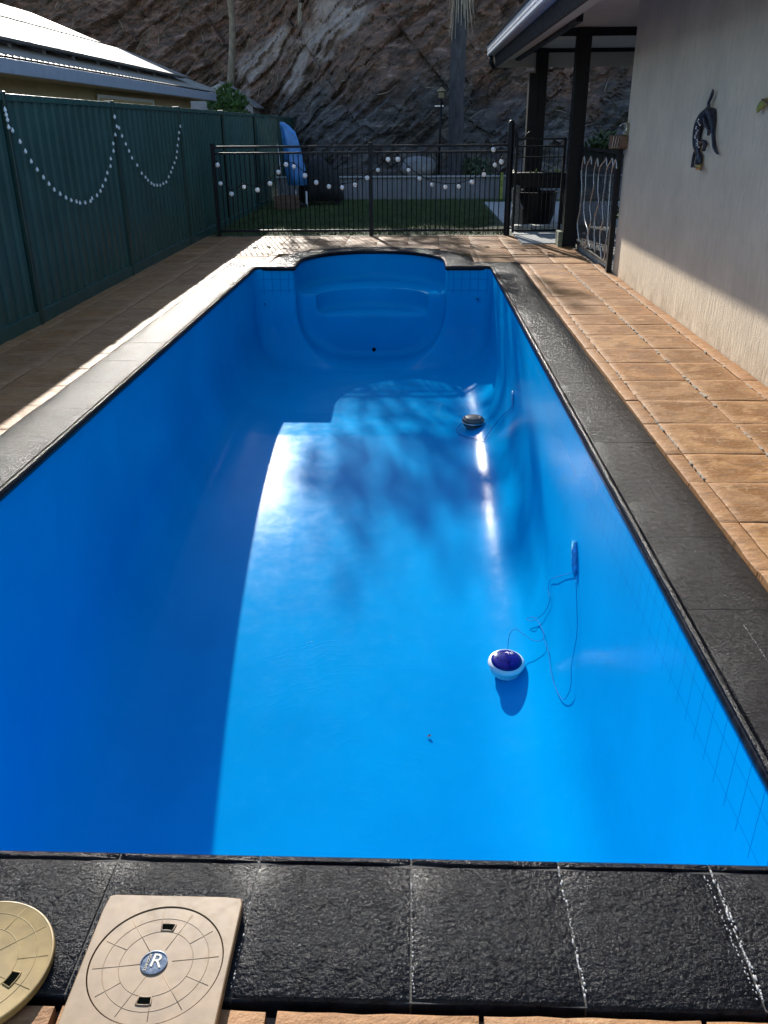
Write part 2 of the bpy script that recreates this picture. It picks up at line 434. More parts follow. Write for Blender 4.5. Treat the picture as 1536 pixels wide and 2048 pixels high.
# small fittings of the shell
MB().lathe([(0, .004), (.022, .004), (.026, 0), (.026, -.01)], M=Matrix.Translation(PY(748, 699, 10.98)) @ Matrix.Rotation(R(60), 4, 'X'), n=16).obj('drain_outlet', M_hole, pool)
for px, py in ((955, 598), (529, 608)):
    p = PY(px, py, 11.045); t = Matrix.Translation(p) @ Matrix.Rotation(R(90), 4, 'X')
    j = MB().lathe([(.012, .012), (.026, .012), (.034, 0), (.034, -.03)], M=t, n=20).obj('return_jet', M_gel, pool, smooth=True, ang=40)
    MB().lathe([(0, .006), (.0125, .006), (.0125, -.02)], M=t, n=14).obj('nozzle_hole', M_hole, j)

# coping: blocks swept round the rim
inner = []
inner += [(XL, YN), (XR, YN), (XR, YF), (ACX+AHW, YF)]
arcN = 22
for k in range(arcN+1):
    a = math.pi*k/arcN; inner.append((ACX+AHW*math.cos(a), AYS+AB*math.sin(a)))
inner += [(ACX-AHW, YF), (XL, YF)]
pts = [Vector((x, y, 0)) for x, y in inner]; n = len(pts)
mit = []
for i in range(n):
    a = (pts[i]-pts[i-1]).normalized(); b = (pts[(i+1) % n]-pts[i]).normalized()
    na, nb = Vector((a.y, -a.x, 0)), Vector((b.y, -b.x, 0)); m = (na+nb); m = m/m.length; m = m/max(.3, m.dot(na)); mit.append(m)
prof = [(-.012, -.050), (-.024, -.044), (-.030, -.034), (-.031, -.022), (-.027, -.010), (-.017, -.002), (-.004, .000), (.003, -.0045), (.009, 0.0), (.10, .002), (.22, .0025), (.345, .002), (.354, -.004), (.356, -.05)]
cb = MB()
def cop_block(p, q, mp, mq, capw=.0012):
    d = (q-p); L = d.length; d = d.normalized(); sub = max(1, int(L/.09)); rings = []
    jz = random.uniform(-.0004, .0004); jt = random.uniform(-.004, .004)
    for k in range(sub+1):
        f = k/sub; base = p.lerp(q, f); mm = mp if k == 0 else (mq if k == sub else Vector((d.y, -d.x, 0)))
        if k == 0: base = base + d*capw
        if k == sub: base = base - d*capw
        row = []
        for j, (o, z) in enumerate(prof):
            w = (vn(base.x*9+o*5, base.y*9, j*.7)-.5)*.6
            oo = o + (w*.0025 if j < 8 else 0) + (jt if o > .3 else 0)
            row.append(cb.b.verts.new(base + mm*oo + Vector((0, 0, z + jz + float(w)*.003 - ((.004 if capw > .002 else .0008) if k in (0, sub) and 6 <= j <= 12 else 0)))))
        rings.append(row)
    for a, b in zip(rings[:-1], rings[1:]):
        for j in range(len(prof)-1): cb.b.faces.new([a[j], b[j], b[j+1], a[j+1]])
    cb.b.faces.new(rings[0][::-1]); cb.b.faces.new(rings[-1])
for i in range(n):
    p, q, mp, mq = pts[i], pts[(i+1) % n], mit[i], mit[(i+1) % n]
    L = (q-p).length
    if i == 0: cuts = [(.0 if k < 0 else (x-XL)/L) for k, x in ((-1, 0), (0, -1.42), (0, -1.06), (0, -.70), (0, -.36), (0, .004), (0, .355), (0, .71))]+[1]
    elif L > .5:
        m = round(L/.60); cuts = [k/m for k in range(m+1)]
    elif 4 <= i < 4+arcN:
        if (i-4) % 4: continue
        j = min(i+4, 4+arcN)
        # curved block made of several chords
        rings = []
        js = random.uniform(-.001, .001)
        for k in range(i, j+1):
            b = pts[k].copy()
            if k == i: b = b + (pts[k+1]-pts[k]).normalized()*.003
            if k == j: b = b - (pts[k]-pts[k-1]).normalized()*.003
            rings.append([cb.b.verts.new(b + mit[k]*o + Vector((0, 0, z+js))) for o, z in prof])
        for a, b in zip(rings[:-1], rings[1:]):
            for jj in range(len(prof)-1): cb.b.faces.new([a[jj], b[jj], b[jj+1], a[jj+1]])
        cb.b.faces.new(rings[0][::-1]); cb.b.faces.new(rings[-1]); continue
    else: cuts = [0, 1]
    pn = Vector(((q-p).normalized().y, -(q-p).normalized().x, 0))
    for a, b in zip(cuts[:-1], cuts[1:]): cop_block(p.lerp(q, a), p.lerp(q, b), mp if a == 0 else pn, mq if b == 1 else pn, .0028 if i == 0 else .0012)
cb.obj('coping', M_cop, pool, smooth=True, ang=35)
gb = MB()
for i in range(n):
    p, q, mp, mq = pts[i], pts[(i+1) % n], mit[i], mit[(i+1) % n]
    v = [gb.b.verts.new(c) for c in (p+mp*(-.02)+Vector((0, 0, -.006)), q+mq*(-.02)+Vector((0, 0, -.006)), q+mq*.35+Vector((0, 0, -.005)), p+mp*.35+Vector((0, 0, -.005)),
                                     p+mp*(-.012)+Vector((0, 0, -.052)), q+mq*(-.012)+Vector((0, 0, -.052)), q+mq*.35+Vector((0, 0, -.054)), p+mp*.35+Vector((0, 0, -.054)))]
    for f in ((0, 1, 2, 3), (4, 5, 6, 7), (0, 1, 5, 4), (3, 2, 6, 7)): gb.b.faces.new([v[k] for k in f])
gb.obj('grout_bed', M_grout, pool)
# pale mortar smears along the near joints and chalk-like scratches on the right side
M_mort = quick('mortar_pale', (.34, .34, .35), .7, .3, 80)
def smear(a, b, w, h=.0035, seg=26, wob=.006):
    mb = MB()
    a, b = Vector(a), Vector(b); d = (b-a); nrm = Vector((-d.y, d.x, 0)).normalized()
    for k in range(seg):
        if random.random() < .22: continue
        f = (k+random.random()*.6)/seg; c = a.lerp(b, f)+nrm*random.uniform(-wob, wob)
        mb.ball((c.x, c.y, h-.001), w*random.uniform(.5, 1.3), 1, random.uniform(1, 3) if abs(d.y) > abs(d.x) else 1, .28, sub=1, jit=.3)
    mb.obj('mortar_smear', M_mort, pool, smooth=True)
smear((.353, 1.50, 0), (.357, 1.17, 0), .0022, seg=60, wob=.003); smear((.004, 1.50, 0), (.010, 1.17, 0), .0015, seg=40, wob=.002)
smear((.708, 1.50, 0), (.712, 1.17, 0), .0026, seg=70, wob=.004); smear((.69, 1.49, 0), (.70, 1.17, 0), .0018, seg=40, wob=.003); smear((-.358, 1.50, 0), (-.362, 1.17, 0), .0014, seg=36, wob=.002)
for y0, y1 in ((2.35, 2.6), (3.0, 3.18), (3.72, 3.95), (6.0, 6.2)): smear((1.165, y0, 0), (1.165, y1, 0), .0013, seg=int((y1-y0)*130), wob=.0012)

# ------------------------------------------------------------------ ground, paving, lawn
g = MB()
def sheet(x0, x1, y0, y1, z): g.face([(x0, y0, z), (x1, y0, z), (x1, y1, z), (x0, y1, z)])
GZ = -.055
sheet(-300, -2.30, -60, 300, GZ); sheet(1.27, 300, -60, 300, GZ); sheet(-2.30, 1.27, -60, 1.22, GZ); sheet(-2.30, -1.80, 11.36, 300, GZ)
sheet(.70, 1.27, 11.36, 300, GZ); sheet(-1.80, .70, 12.93, 300, GZ)
g.obj('ground', M_sand, kind='structure')

pv = MB(); tl = pv.b.loops.layers.float.new('tone'); el = pv.b.loops.layers.float.new('edge')
def outer_clip(x0, x1, y0, y1): return x1 > x0+.03 and y1 > y0+.03
def slab(x0, x1, y0, y1, wet=1.0, gap=.004):
    x0 += gap*random.uniform(.5, 1.2); x1 -= gap*random.uniform(.5, 1.2); y0 += gap*random.uniform(.4, 1.3); y1 -= gap*random.uniform(.4, 1.3)
    nx, ny = max(2, int((x1-x0)/.05)), max(2, int((y1-y0)/.05)); dz = random.uniform(-.003, .003); tx, ty = random.uniform(-.006, .006), random.uniform(-.006, .006)
    if (x0+x1)/2 < -3 or y0 > 12: nx = ny = 4
    vs = {}; tone = random.random()
    xs = [x0, x0+.004]+[x0+(x1-x0)*k/nx for k in range(1, nx)]+[x1-.004, x1]; ys = [y0, y0+.004]+[y0+(y1-y0)*k/ny for k in range(1, ny)]+[y1-.004, y1]
    H = np.array([[0.0]])
    X, Y = np.meshgrid(xs, ys, indexing='ij'); Hh = (fbm(X*4+tone*50, Y*7, 0, 3)-.5)*.010; E1 = (fbm(X*23, Y*23, tone*9, 2)-.37)*.009
    a, b = len(xs)-1, len(ys)-1
    for i, x in enumerate(xs):
        for j, y in enumerate(ys):
            e = i in (0, a) or j in (0, b)
            ox = E1[i, j] if i in (0, 1, a-1, a) else 0; oy = E1[i, j] if j in (0, 1, b-1, b) else 0
            z = -.006 + dz + tx*(x-x0) + ty*(y-y0) + float(Hh[i, j]) - (.0015 if e else 0)
            vs[i, j] = pv.b.verts.new((x+ox, y+oy, z))
    fs = []
    for i in range(a):
        for j in range(b): fs.append(pv.b.faces.new([vs[i, j], vs[i+1, j], vs[i+1, j+1], vs[i, j+1]]))
    rim = [vs[i, 0] for i in range(a+1)]+[vs[a, j] for j in range(1, b+1)]+[vs[i, b] for i in range(a-1, -1, -1)]+[vs[0, j] for j in range(b-1, 0, -1)]
    low = [pv.b.verts.new((v.co.x, v.co.y, -.05)) for v in rim]
    for k in range(len(rim)): fs.append(pv.b.faces.new([rim[k], low[k], low[(k+1) % len(rim)], rim[(k+1) % len(rim)]]))
    for f in fs:
        for l in f.loops:
            c = l.vert.co; dd = min(c.x-x0, x1-c.x, c.y-y0, y1-c.y)
            l[tl] = tone; l[el] = wet*min(1, max(0, dd/.07))
rows = [3.01-.465*k for k in range(8, 0, -1)]+[3.01, 3.475, 3.935, 4.345, 4.86, 5.32, 5.80, 6.275, 6.735, 7.21, 7.63, 8.06, 8.50, 8.99, 9.45, 9.92, 10.38, 10.85, 11.32]
for a, b in zip(rows[:-1], rows[1:]):                               # right side
    slab(1.362, 1.45, a, b, .3); slab(1.45, 1.895, a, b, 1); slab(1.895, 2.262, a, b, 1); slab(2.262, 2.378, a, b, .2)
lrows = [1.0+.462*k-.462*3 for k in range(0, 26)]
for a, b in zip(lrows[:-1], lrows[1:]):                             # left side
    if b > 11.6: break
    for x0, x1 in ((-2.80, -2.382), (-3.24, -2.80), (-3.40, -3.24)): slab(x0, x1, a, b, .4)
LB = b-.462 if b > 11.6 else b
# far end
frow = [11.40, 11.86, 12.33, 12.80, 13.26, 13.73, 14.20, 14.47]
jx = [-.56+.475*k for k in range(-6, 7)]
for fi, (a, b) in enumerate(zip(frow[:-1], frow[1:])):
    for x0, x1 in zip(jx[:-1], jx[1:]):
        x0 = max(x0, -3.39); x1 = min(x1, 2.30)
        if x1-x0 < .05: continue
        # keep clear of the coping arc
        cx = min(max(ACX, x0), x1); 
        if a < 13.05:
            dx0, dx1 = x0-ACX, x1-ACX
            ox = max(abs(dx0), abs(dx1)); ix = 0 if dx0*dx1 < 0 else min(abs(dx0), abs(dx1))
            if ix < 1.33:
                s = math.sqrt(max(0, 1-(min(ix, 1.32)/1.335)**2))
                ylo = AYS + 1.41*s
                if ylo >= b-.05: 
                    # slab lies partly or wholly under the coping: lay it only outside
                    if ox > 1.335 and ix < 1.335:
                        if dx0 < 0: x1n = ACX-1.335; (slab(x0, x1n, a, b, .4) if x1n-x0 > .05 else None)
                        else: x0n = ACX+1.335; (slab(x0n, x1, a, b, .4) if x1-x0n > .05 else None)
                    continue
                # arc passes through: lay thin rows
                k = 8
                for q in range(k):
                    xa, xb = x0+(x1-x0)*q/k, x0+(x1-x0)*(q+1)/k; mm = min(abs(xa-ACX), abs(xb-ACX)) if (xa-ACX)*(xb-ACX) > 0 else 0
                    yl = AYS+1.41*math.sqrt(max(0, 1-(min(mm, 1.335)/1.335)**2))
                    if yl < b-.03: slab(xa-.005, xb+.005, max(a, yl), b, .4, gap=.004)
                continue
        if a < 11.45 and -2.39 < (x0+x1)/2 < 1.36: a2 = 11.445
        else: a2 = a
        slab(x0, x1, a2, b, .5)
for a, b in ((LB, 11.40),):
    if b-a > .05:
        for x0, x1 in ((-2.80, -2.382), (-3.24, -2.80), (-3.40, -3.24)): slab(x0, x1, a, b, .4)
# near end
nx_ = [-.274-.43*k for k in range(7, 0, -1)]+[-.274, .144, .58, 1.0, 1.362]
for x0, x1 in zip(nx_[:-1], nx_[1:]):
    slab(x0, x1, .69, 1.142, .3, gap=.01); slab(x0, x1, .24, .69, .3)
pv.obj('paving', M_pav, smooth=True, ang=50, kind='structure')

g = MB()
for xj, w_j in ((1.895, .010), (1.45, .006), (2.262, .007)):
    y = 1.0
    while y < 11.3:
        L = random.uniform(.02, .06); ww = w_j*random.uniform(.35, 1.25); ox = random.gauss(0, .002)
        if random.random() < (.2+1.1*float(vn(y*1.1, xj*7)))*(1 if xj > 1.8 and xj < 2 else .45): g.box(xj-ww+ox, xj+ww+ox, y, y+L, -.02, -.0015+random.uniform(-.003, .002), bev=.0015)
        y += L
g.obj('paving_mortar', quick('mortar_light', (.30, .25, .19), .85, .3, 40, .003, 150), kind='structure')
g = MB(); g.box(-3.38, 5.9, 14.49, 40, -.05, -.012); g.obj('lawn', M_soil, kind='structure')
g = MB(); g.box(1.62, 9.5, 13.30, 21.0, -.04, .012, bev=.004); g.box(2.40, 9.5, 10.56, 13.30, -.04, .012)
g.obj('patio_slab', M_conc, kind='structure')
N = 52000
gx = RNG.uniform(-3.36, 3.0, N); gy = RNG.uniform(14.56, 22.0, N); keep = ~((gx > 1.55) & (gy < 21.1)) & ~((gx > 1.2+.3*np.sin(gy*2)) & (gy > 15.4) & (gy < 17))
gx, gy = gx[keep], gy[keep]; N = len(gx); ang = RNG.uniform(0, 6.28, N); h = RNG.uniform(.02, .055, N); w = .004+.002*RNG.random(N)
ln = RNG.normal(0, .018, (N, 2))
V = np.zeros((N, 3, 3)); V[:, 0] = np.stack([gx-w*np.cos(ang), gy-w*np.sin(ang), np.full(N, -.013)], 1); V[:, 1] = np.stack([gx+w*np.cos(ang), gy+w*np.sin(ang), np.full(N, -.013)], 1)
V[:, 2] = np.stack([gx+ln[:, 0], gy+ln[:, 1], h], 1)
npmesh('grass', V.reshape(-1, 3), np.arange(3*N).reshape(-1, 3), M_grass, kind='stuff', label='short green lawn grass behind the black pool fence', cat='grass')

# ------------------------------------------------------------------ rock cutting behind
def base_y(x): return 22.2 + 7.5/(1+np.exp((x+3.6)*1.6)) + .25*np.sin(x*1.7)
NX, NS = 560, 380
tx_ = np.linspace(-1, 1, NX); xs = (-3 + 11*tx_ + 14*np.sign(tx_)*np.abs(tx_)**5)[:, None]; s = np.linspace(0, 1, NS)[None, :]
yb = base_y(xs)
hgt = (s**1.7)*26
X = xs+0*s
run = hgt*.80
Y = yb + run; Z = .25 + hgt*1.0
cap = (Y-15.6)*.524 - .25 + (fbm(X*.5, Y*.3, 0, 3)-.5)*.7
over = np.maximum(Z-cap, 0); Z = Z-over
# strata ridges that rise to the right
u = X*math.cos(R(40))+Z*math.sin(R(40)); v = -X*math.sin(R(40))+Z*math.cos(R(40))
def ridge(a): return 1-np.abs(2*a-1)
dsp = (ridge(fbm(u*.35, v*2.2, 0, 4))-.55)*.9 + (fbm(X*.35, Z*.35, 3, 4)-.5)*2.2 + (fbm(X*3, Z*3, 5, 3)-.5)*.35
st = np.floor(v*2.3+fbm(u*.6, v*.6, 1, 3)*2.5); dsp += (_h(st.astype(np.int64), np.floor(u*.45).astype(np.int64), 3)-.5)*.42
st2 = np.floor(v*7+fbm(u*1.5, v*1.5, 4, 3)*3); dsp += (_h(st2.astype(np.int64), np.floor(u*1.3+v*.4).astype(np.int64), 7)-.5)*.22; dsp += (fbm(X*7, Z*7, 9, 2)-.4)*.16
dsp *= np.clip(s*6, .15, 1)*np.clip(1.4-over*.3, .12, 1)
Y2 = Y-dsp
pm = np.zeros_like(X)
for (px, py, rx, rz) in ((520, 130, .8, .45), (560, 95, .6, .4), (655, 45, 1.2, .7), (585, 165, .45, .3), (470, 215, .7, .35), (600, 120, .5, .3)):
    d0 = _ray(px, py); best = None
    for T in np.arange(20, 45, .1):
        q = Vector((0, 0, CH))+d0*(T/d0.y)
        if q.y > 22.2+7.5/(1+math.exp((q.x+3.6)*1.6)) + max(0, q.z-.25)*.80: best = q; break
    if best is None: continue
    du = (X-best.x); dv = (Z-best.z); a = R(35)
    rr = ((du*math.cos(a)+dv*math.sin(a))/rx)**2+((-du*math.sin(a)+dv*math.cos(a))/rz)**2
    pm = np.maximum(pm, np.clip(1.5-rr-(fbm(X*3, Z*3, 8, 4)-.4)*2.2, 0, 1))
I = np.arange(NX*NS).reshape(NX, NS)
F = np.stack([I[:-1, :-1], I[1:, :-1], I[1:, 1:], I[:-1, 1:]], -1).reshape(-1, 4)
cl = npmesh('rock_cutting', np.stack([X, Y2, Z], -1).reshape(-1, 3), F, M_cliff, smooth=False, kind='structure')
at = cl.data.attributes.new('pale', 'FLOAT', 'POINT'); at.data.foreach_set('value', pm.astype(np.float32).ravel())
def cliff_y(x, z):
    i = int(np.argmin(np.abs(xs[:, 0]-x))); j = int(np.argmin(np.abs(Z[i]-z))); return float(Y2[i, j])

# dry sticks and weeds hanging on the cutting
stk = MB()
for k in range(190):
    x = random.uniform(-13, 8); z = random.uniform(.7, 7.5); y = cliff_y(x, z)-.05
    a = random.gauss(.85, .5); L = random.uniform(.15, .6); p = Vector((x, y, z)); d = Vector((math.cos(a), -.15, math.sin(a)))
    m = p+d*L*.5+Vector((0, 0, random.uniform(-.08, .05))); stk.tube([p, m, p+d*L+Vector((0, -.05, random.uniform(-.2, .05)))], [.014, .009, .004], n=4, cap=False)
stk.obj('dry_stalks', M_straw, kind='stuff', label='dry fallen stalks and roots lying over the rock cutting', cat='dry stalks')

# ------------------------------------------------------------------ steel boundary fence on the left
XF = -3.42
fence = thing('steel_fence', 'tall dark green ribbed steel fence along the left side of the pool', 'fence', (XF, 8, 0))
posts = [-1.0, 2.0, 4.85, 7.68, 10.45, 13.38, 16.45, 19.75, 23.1, 26.2, 29.3]
for a, b in zip(posts[:-1], posts[1:]):
    m = MB(); pr = []; y = a+.03; k = 0
    while y < b-.03:                      # trapezoid ribs
        for dy, dx in ((0, 0), (.040, 0), (.062, .024), (.138, .024), (.160, 0)): pr.append((y+dy, dx))
        y += .20
    pr = [(min(yy, b-.03), dx) for yy, dx in pr]
    m.prism([(yy, dx) for yy, dx in pr]+[(yy, dx-.003) for yy, dx in pr[::-1]], lambda u, v, sd: Vector((XF+v, u, .07 if sd == 0 else 1.83)))
    m.obj('panel', M_fence, fence)
    MB().box(XF-.035, XF+.04, a+.028, b-.028, 1.825, 1.878, bev=.004).obj('top_rail', M_cap, fence)
    MB().box(XF-.035, XF+.045, a+.028, b-.028, -.05, .105, bev=.004).obj('bottom_rail', M_fence, fence)
for a in posts:
    MB().box(XF-.045, XF+.055, a-.028, a+.028, -.05, 1.893, bev=.006).obj('post', M_fpost, fence)

def drape(pxs, X, r, name, label, group=None):
    pp = [PX(x/2, y/2, X) for x, y in pxs]
    t = thing(name, label, 'string lights', tuple(pp[len(pp)//2]), group)
    c = MB().tube([p+Vector((-.01, 0, .012)) for p in pp], .0035, n=5).obj('cable', M_fence, t)
    b0 = None
    for p in pp:
        if b0 is None:
            b0 = MB().ball((0, 0, 0), r, sz=1.25, sub=2).lathe([(r*.45, r*.9), (r*.45, r*1.7), (0, r*1.75)], n=8).obj('bulb', M_bead, None, smooth=True)
            b = b0
        else: b = b0.copy(); COL.objects.link(b)
        b.parent = t; b.location = p - t.location
drape([(20,440),(25,460),(30,480),(35,510),(50,523),(80,568),(102,607),(125,647),(149,680),(174,711),(196,737),(217,760),(241,777),(264,792),(285,802),(306,808),(320,813),(341,812),(362,806),(368,795),(388,783),(402,765),(410,745),(422,720),(429,693),(442,666),(443,636),(454,605),(453,575),(461,540),(458,470)],
      XF+.07, .014, 'string_lights', 'sagging string of tiny pale bulbs on the nearer bay of the green fence', 'strings of tiny lights draped on the green fence')
drape([(459,468),(467,507),(476,513),(488,545),(503,577),(516,605),(528,633),(549,662),(567,694),(582,710),(592,722),(606,734),(616,741),(628,742),(641,742),(653,736),(665,729),(675,708),(684,690),(690,672),(698,652),(705,632),(708,608),(710,583),(714,557),(716,532),(721,506)],
      XF+.07, .014, 'string_lights', 'narrower sagging string of tiny pale bulbs on the farther bay of the green fence', 'strings of tiny lights draped on the green fence')

# ------------------------------------------------------------------ pool fence, gate
YP = 14.5
pf = thing('pool_fence', 'black tubular pool safety fence with two top rails beyond the far end of the pool', 'fence', (-.8, YP, 0))
for x in (-3.18, -.69): MB().box(x-.03, x+.03, YP-.03, YP+.03, -.04, 1.37, bev=.004).box(x-.036, x+.036, YP-.036, YP+.036, 1.37, 1.385, bev=.003).obj('post', M_black, pf)
for a, b in ((-3.15, -.72), (-.66, 1.46)):
    MB().box(a, b, YP-.018, YP+.018, 1.315, 1.35, bev=.004).obj('rail', M_black, pf)
    MB().box(a, b, YP-.018, YP+.018, 1.225, 1.255, bev=.004).obj('rail', M_black, pf)
    MB().box(a, b, YP-.018, YP+.018, .055, .09, bev=.004).obj('rail', M_black, pf)
    m = MB(); x = a+.08
    while x < b-.04: m.tube([(x, YP, .06), (x, YP, 1.25)], .008, n=6); x += .0775
    m.obj('bars', M_black, pf, smooth=True, ang=60)
MB().tube([(1.50, YP, -.04), (1.50, YP, 1.63), (1.50, YP, 1.675), (1.50, YP, 1.69)], [.05, .05, .04, .015], n=20).obj('latch_post', M_black, pf, smooth=True, ang=50)

gate = thing('pool_gate', 'black tubular pool gate between the tall latch post and the patio post', 'gate', (1.98, YP, 0))
for x in (1.60, 2.34): MB().box(x-.02, x+.02, YP-.02, YP+.02, .03, 1.44, bev=.003).obj('stile', M_black, gate)
for z0, z1 in ((1.405, 1.43), (1.30, 1.325), (1.15, 1.17), (.05, .08)): MB().box(1.62, 2.32, YP-.015, YP+.015, z0, z1, bev=.003).obj('rail', M_black, gate)
m = MB()
for k in range(9): m.tube([(1.69+.07*k, YP, .06), (1.69+.07*k, YP, 1.31)], .007, n=6)
m.obj('bars', M_black, gate, smooth=True, ang=60)
m = MB(); m.tube([(1.80+.075*math.cos(a), YP-.01, 1.43+.09*math.sin(a)) for a in np.linspace(0, math.pi, 12)], .011, n=8).obj('handle', M_black, gate, smooth=True)
MB().box(1.555, 1.61, YP-.045, YP-.02, 1.30, 1.48, bev=.006).tube([(1.58, YP-.03, 1.48), (1.58, YP-.03, 1.53)], .012, n=8).obj('latch', M_black, gate)

fest = [(435,330),(441,367),(463,388),(488,374),(515,380),(540,367),(557,344),(572,329),(588,333),(610,351),(632.5,365),(658,373),(684.5,375),(710,369.5),(734.5,356),(756,340),(776,319),(796,318.5),(817,340),(839,357),(864,369),(891,374),(917.5,373),(944,364),(968,349),(990,330),(1003,323.5),(987,299)]
fl = thing('festoon_lights', 'string of round clear festoon bulbs hung in three sags on the black pool fence', 'string lights', (-.8, YP-.05, 1.0))
pp = [PY(x, y, YP-.06) for x, y in fest]
cpts = []
for a, b in zip(pp[:-1], pp[1:]):
    cpts += [a+Vector((0, .02, .055)), (a+b)/2+Vector((0, .02, .045))]
cpts.append(pp[-1]+Vector((0, .02, .055)))
MB().tube(cpts, .006, n=5).obj('cable', M_black, fl)
r = .036; b0 = s0 = None
for p in pp:
    if b0 is None:
        b0 = MB().ball((0, 0, 0), r, sz=1.05, sub=3).obj('bulb', M_bulb, None, smooth=True); s0 = MB().tube([(0, 0, r*.8), (0, 0, r*1.9)], .013, n=10).obj('socket', M_black, None, smooth=True)
        b, s_ = b0, s0
    else:
        b = b0.copy(); COL.objects.link(b); s_ = s0.copy(); COL.objects.link(s_)
    b.parent = fl; b.location = p-fl.location; s_.parent = b; s_.location = (0, 0, 0)
    k = random.uniform(.85, 1.1); b.scale = (k, k, k); b.rotation_euler = (random.uniform(-.2, .2), random.uniform(-.2, .2), 0)

# decorative gate with wavy rods, between the wall corner and the patio post
wg = thing('wavy_rod_gate', 'black framed side gate with tall wavy bright rods beside the rendered wall', 'gate', (2.35, 11.8, 0))
XG = 2.335
for y in (10.66, 12.98): MB().box(XG-.02, XG+.02, y-.02, y+.02, .0, 1.36, bev=.003).obj('stile', M_black, wg)
MB().box(XG-.03, XG+.03, 10.55, 10.625, 0, 1.5, bev=.004).obj('gate_post', M_black, wg)
for z in (.06, 1.30): MB().box(XG-.016, XG+.016, 10.68, 12.96, z, z+.035, bev=.003).obj('rail', M_black, wg)
m = MB()
for k in range(29): m.tube([(XG+.012, 10.74+.077*k, .07), (XG+.012, 10.74+.077*k, 1.31)], .006, n=5)
m.obj('bars', M_black, wg, smooth=True)
rods = [[(1167,318),(1163,345),(1164,380),(1160,420),(1155,445),(1157,470),(1159,484)], [(1180,318),(1173,335),(1171,375),(1168,410),(1170,440),(1176,465),(1170,492)],
        [(1193,322),(1188,345),(1187,375),(1180,410),(1182,440),(1176,470),(1181,498)], [(1210,321),(1199,338),(1196,375),(1197,405),(1190,435),(1189,470),(1190,505)],
        [(1222,322),(1213,340),(1209,375),(1205,410),(1206,440),(1200,470),(1203,520)], [(1229,325),(1222,350),(1219,385),(1217,420),(1215,455),(1213,480),(1208,522)]]
for rd in rods:
    q = [PX(x, y, XG-.03) for x, y in rd]
    hook = [q[0]+Vector((0, -.14, -.06)), q[0]+Vector((0, -.11, .0)), q[0]+Vector((0, -.05, .03))]
    ctrl = hook+q; out = []
    for i in range(len(ctrl)-1):
        p0, p1, p2, p3 = ctrl[max(i-1, 0)], ctrl[i], ctrl[i+1], ctrl[min(i+2, len(ctrl)-1)]
        for t in (0, .25, .5, .75):
            out.append(.5*((2*p1)+(p2-p0)*t+(2*p0-5*p1+4*p2-p3)*t*t+(3*p1-p0-3*p2+p3)*t**3))
    out.append(ctrl[-1]); MB().tube(out, .009, n=7).obj('rod', M_rod, wg, smooth=True)

# ------------------------------------------------------------------ own house
house = thing('house', 'cream rendered house with deep eave and open patio on dark posts', 'house', (2.4, 6, 0))
XW = 2.38
MB().box(XW, XW+.25, -5, 10.55, -.05, 3.1).obj('wall', M_wall, house)
MB().box(XW+.25, 9.5, 10.30, 10.55, -.05, 3.1).obj('back_wall', M_wall, house)
MB().box(9.3, 9.5, 10.55, 16.6, -.05, 3.1).obj('side_wall', M_wall, house)
# gutter with a ribbed front, fascia, soffit
m = MB(); YE0, YE1 = -5, 16.58
gp = [(1.36, 2.70), (1.255, 2.70), (1.24, 2.715), (1.24, 2.745), (1.247, 2.75), (1.247, 2.765), (1.24, 2.77), (1.24, 2.80), (1.247, 2.805), (1.247, 2.815), (1.235, 2.82), (1.235, 2.84), (1.248, 2.84), (1.252, 2.72), (1.35, 2.715), (1.36, 2.82)]
m.prism(gp, lambda u, v, sd: Vector((u, YE0 if sd == 0 else YE1, v)))
m.box(1.24, 1.36, YE1, YE1+.006, 2.70, 2.84)
m.obj('gutter', M_gutw, house)
MB().box(1.362, 1.392, YE0, YE1, 2.52, 2.90).obj('fascia', M_black, house)
MB().tube([(1.30, 16.52, 2.71), (1.30, 16.52, 2.60), (1.36, 16.54, 2.52)], .035, n=12).obj('gutter_outlet', M_black, house, smooth=True)
MB().prism([(1.392, 2.535), (1.72, 2.655), (1.72, 2.675), (1.392, 2.555)], lambda u, v, sd: Vector((u, YE0 if sd == 0 else YE1-.06, v))).obj('eave_lining', M_soffit, house)
MB().box(1.722, 1.80, 10.56, YE1-.06, 2.62, 2.72).obj('beam', M_black, house)
MB().box(1.722, 9.3, YE0, YE1-.06, 2.80, 2.83).obj('ceiling', M_soffit, house)
MB().box(1.80, 9.3, 13.12, 13.20, 2.70, 2.798).obj('beam', M_black, house)
MB().box(1.392, 9.3, YE1-.058, YE1, 2.52, 2.90).obj('end_panel', M_soffit, house)
MB().box(1.80, 9.3, YE1-.10, YE1-.06, 2.74, 2.80).obj('trim', M_black, house)
MB().face([(1.22, YE0, 2.85), (1.22, YE1+.1, 2.85), (9.5, YE1+.1, 4.6), (9.5, YE0, 4.6)]).face([(1.22, YE0, 2.88), (1.22, YE1+.1, 2.88), (9.5, YE1+.1, 4.63), (9.5, YE0, 4.63)]).face([(1.22, YE1+.1, 2.85), (1.22, YE1+.1, 2.88), (9.5, YE1+.1, 4.63), (9.5, YE1+.1, 2.85)]).obj('roof', M_roof, house)
for x, y, zt in ((2.27, 13.14, 2.79), (2.16, 16.42, 2.79), (2.14, 17.9, 2.6)):
    if y > 17: continue
    MB().box(x-.095, x+.095, y-.095, y+.095, .0, zt, bev=.006).obj('patio_post', M_black, house)
MB().box(2.10, 2.165, 13.0, 13.26, -.01, .20, bev=.008).obj('post_footing', quick('footing_paint', (.20, .21, .14), .8, .3, 20), house)
MB().box(1.95, 2.11, 16.30, 16.52, .0, 2.42, bev=.006).obj('patio_post', M_black, house)

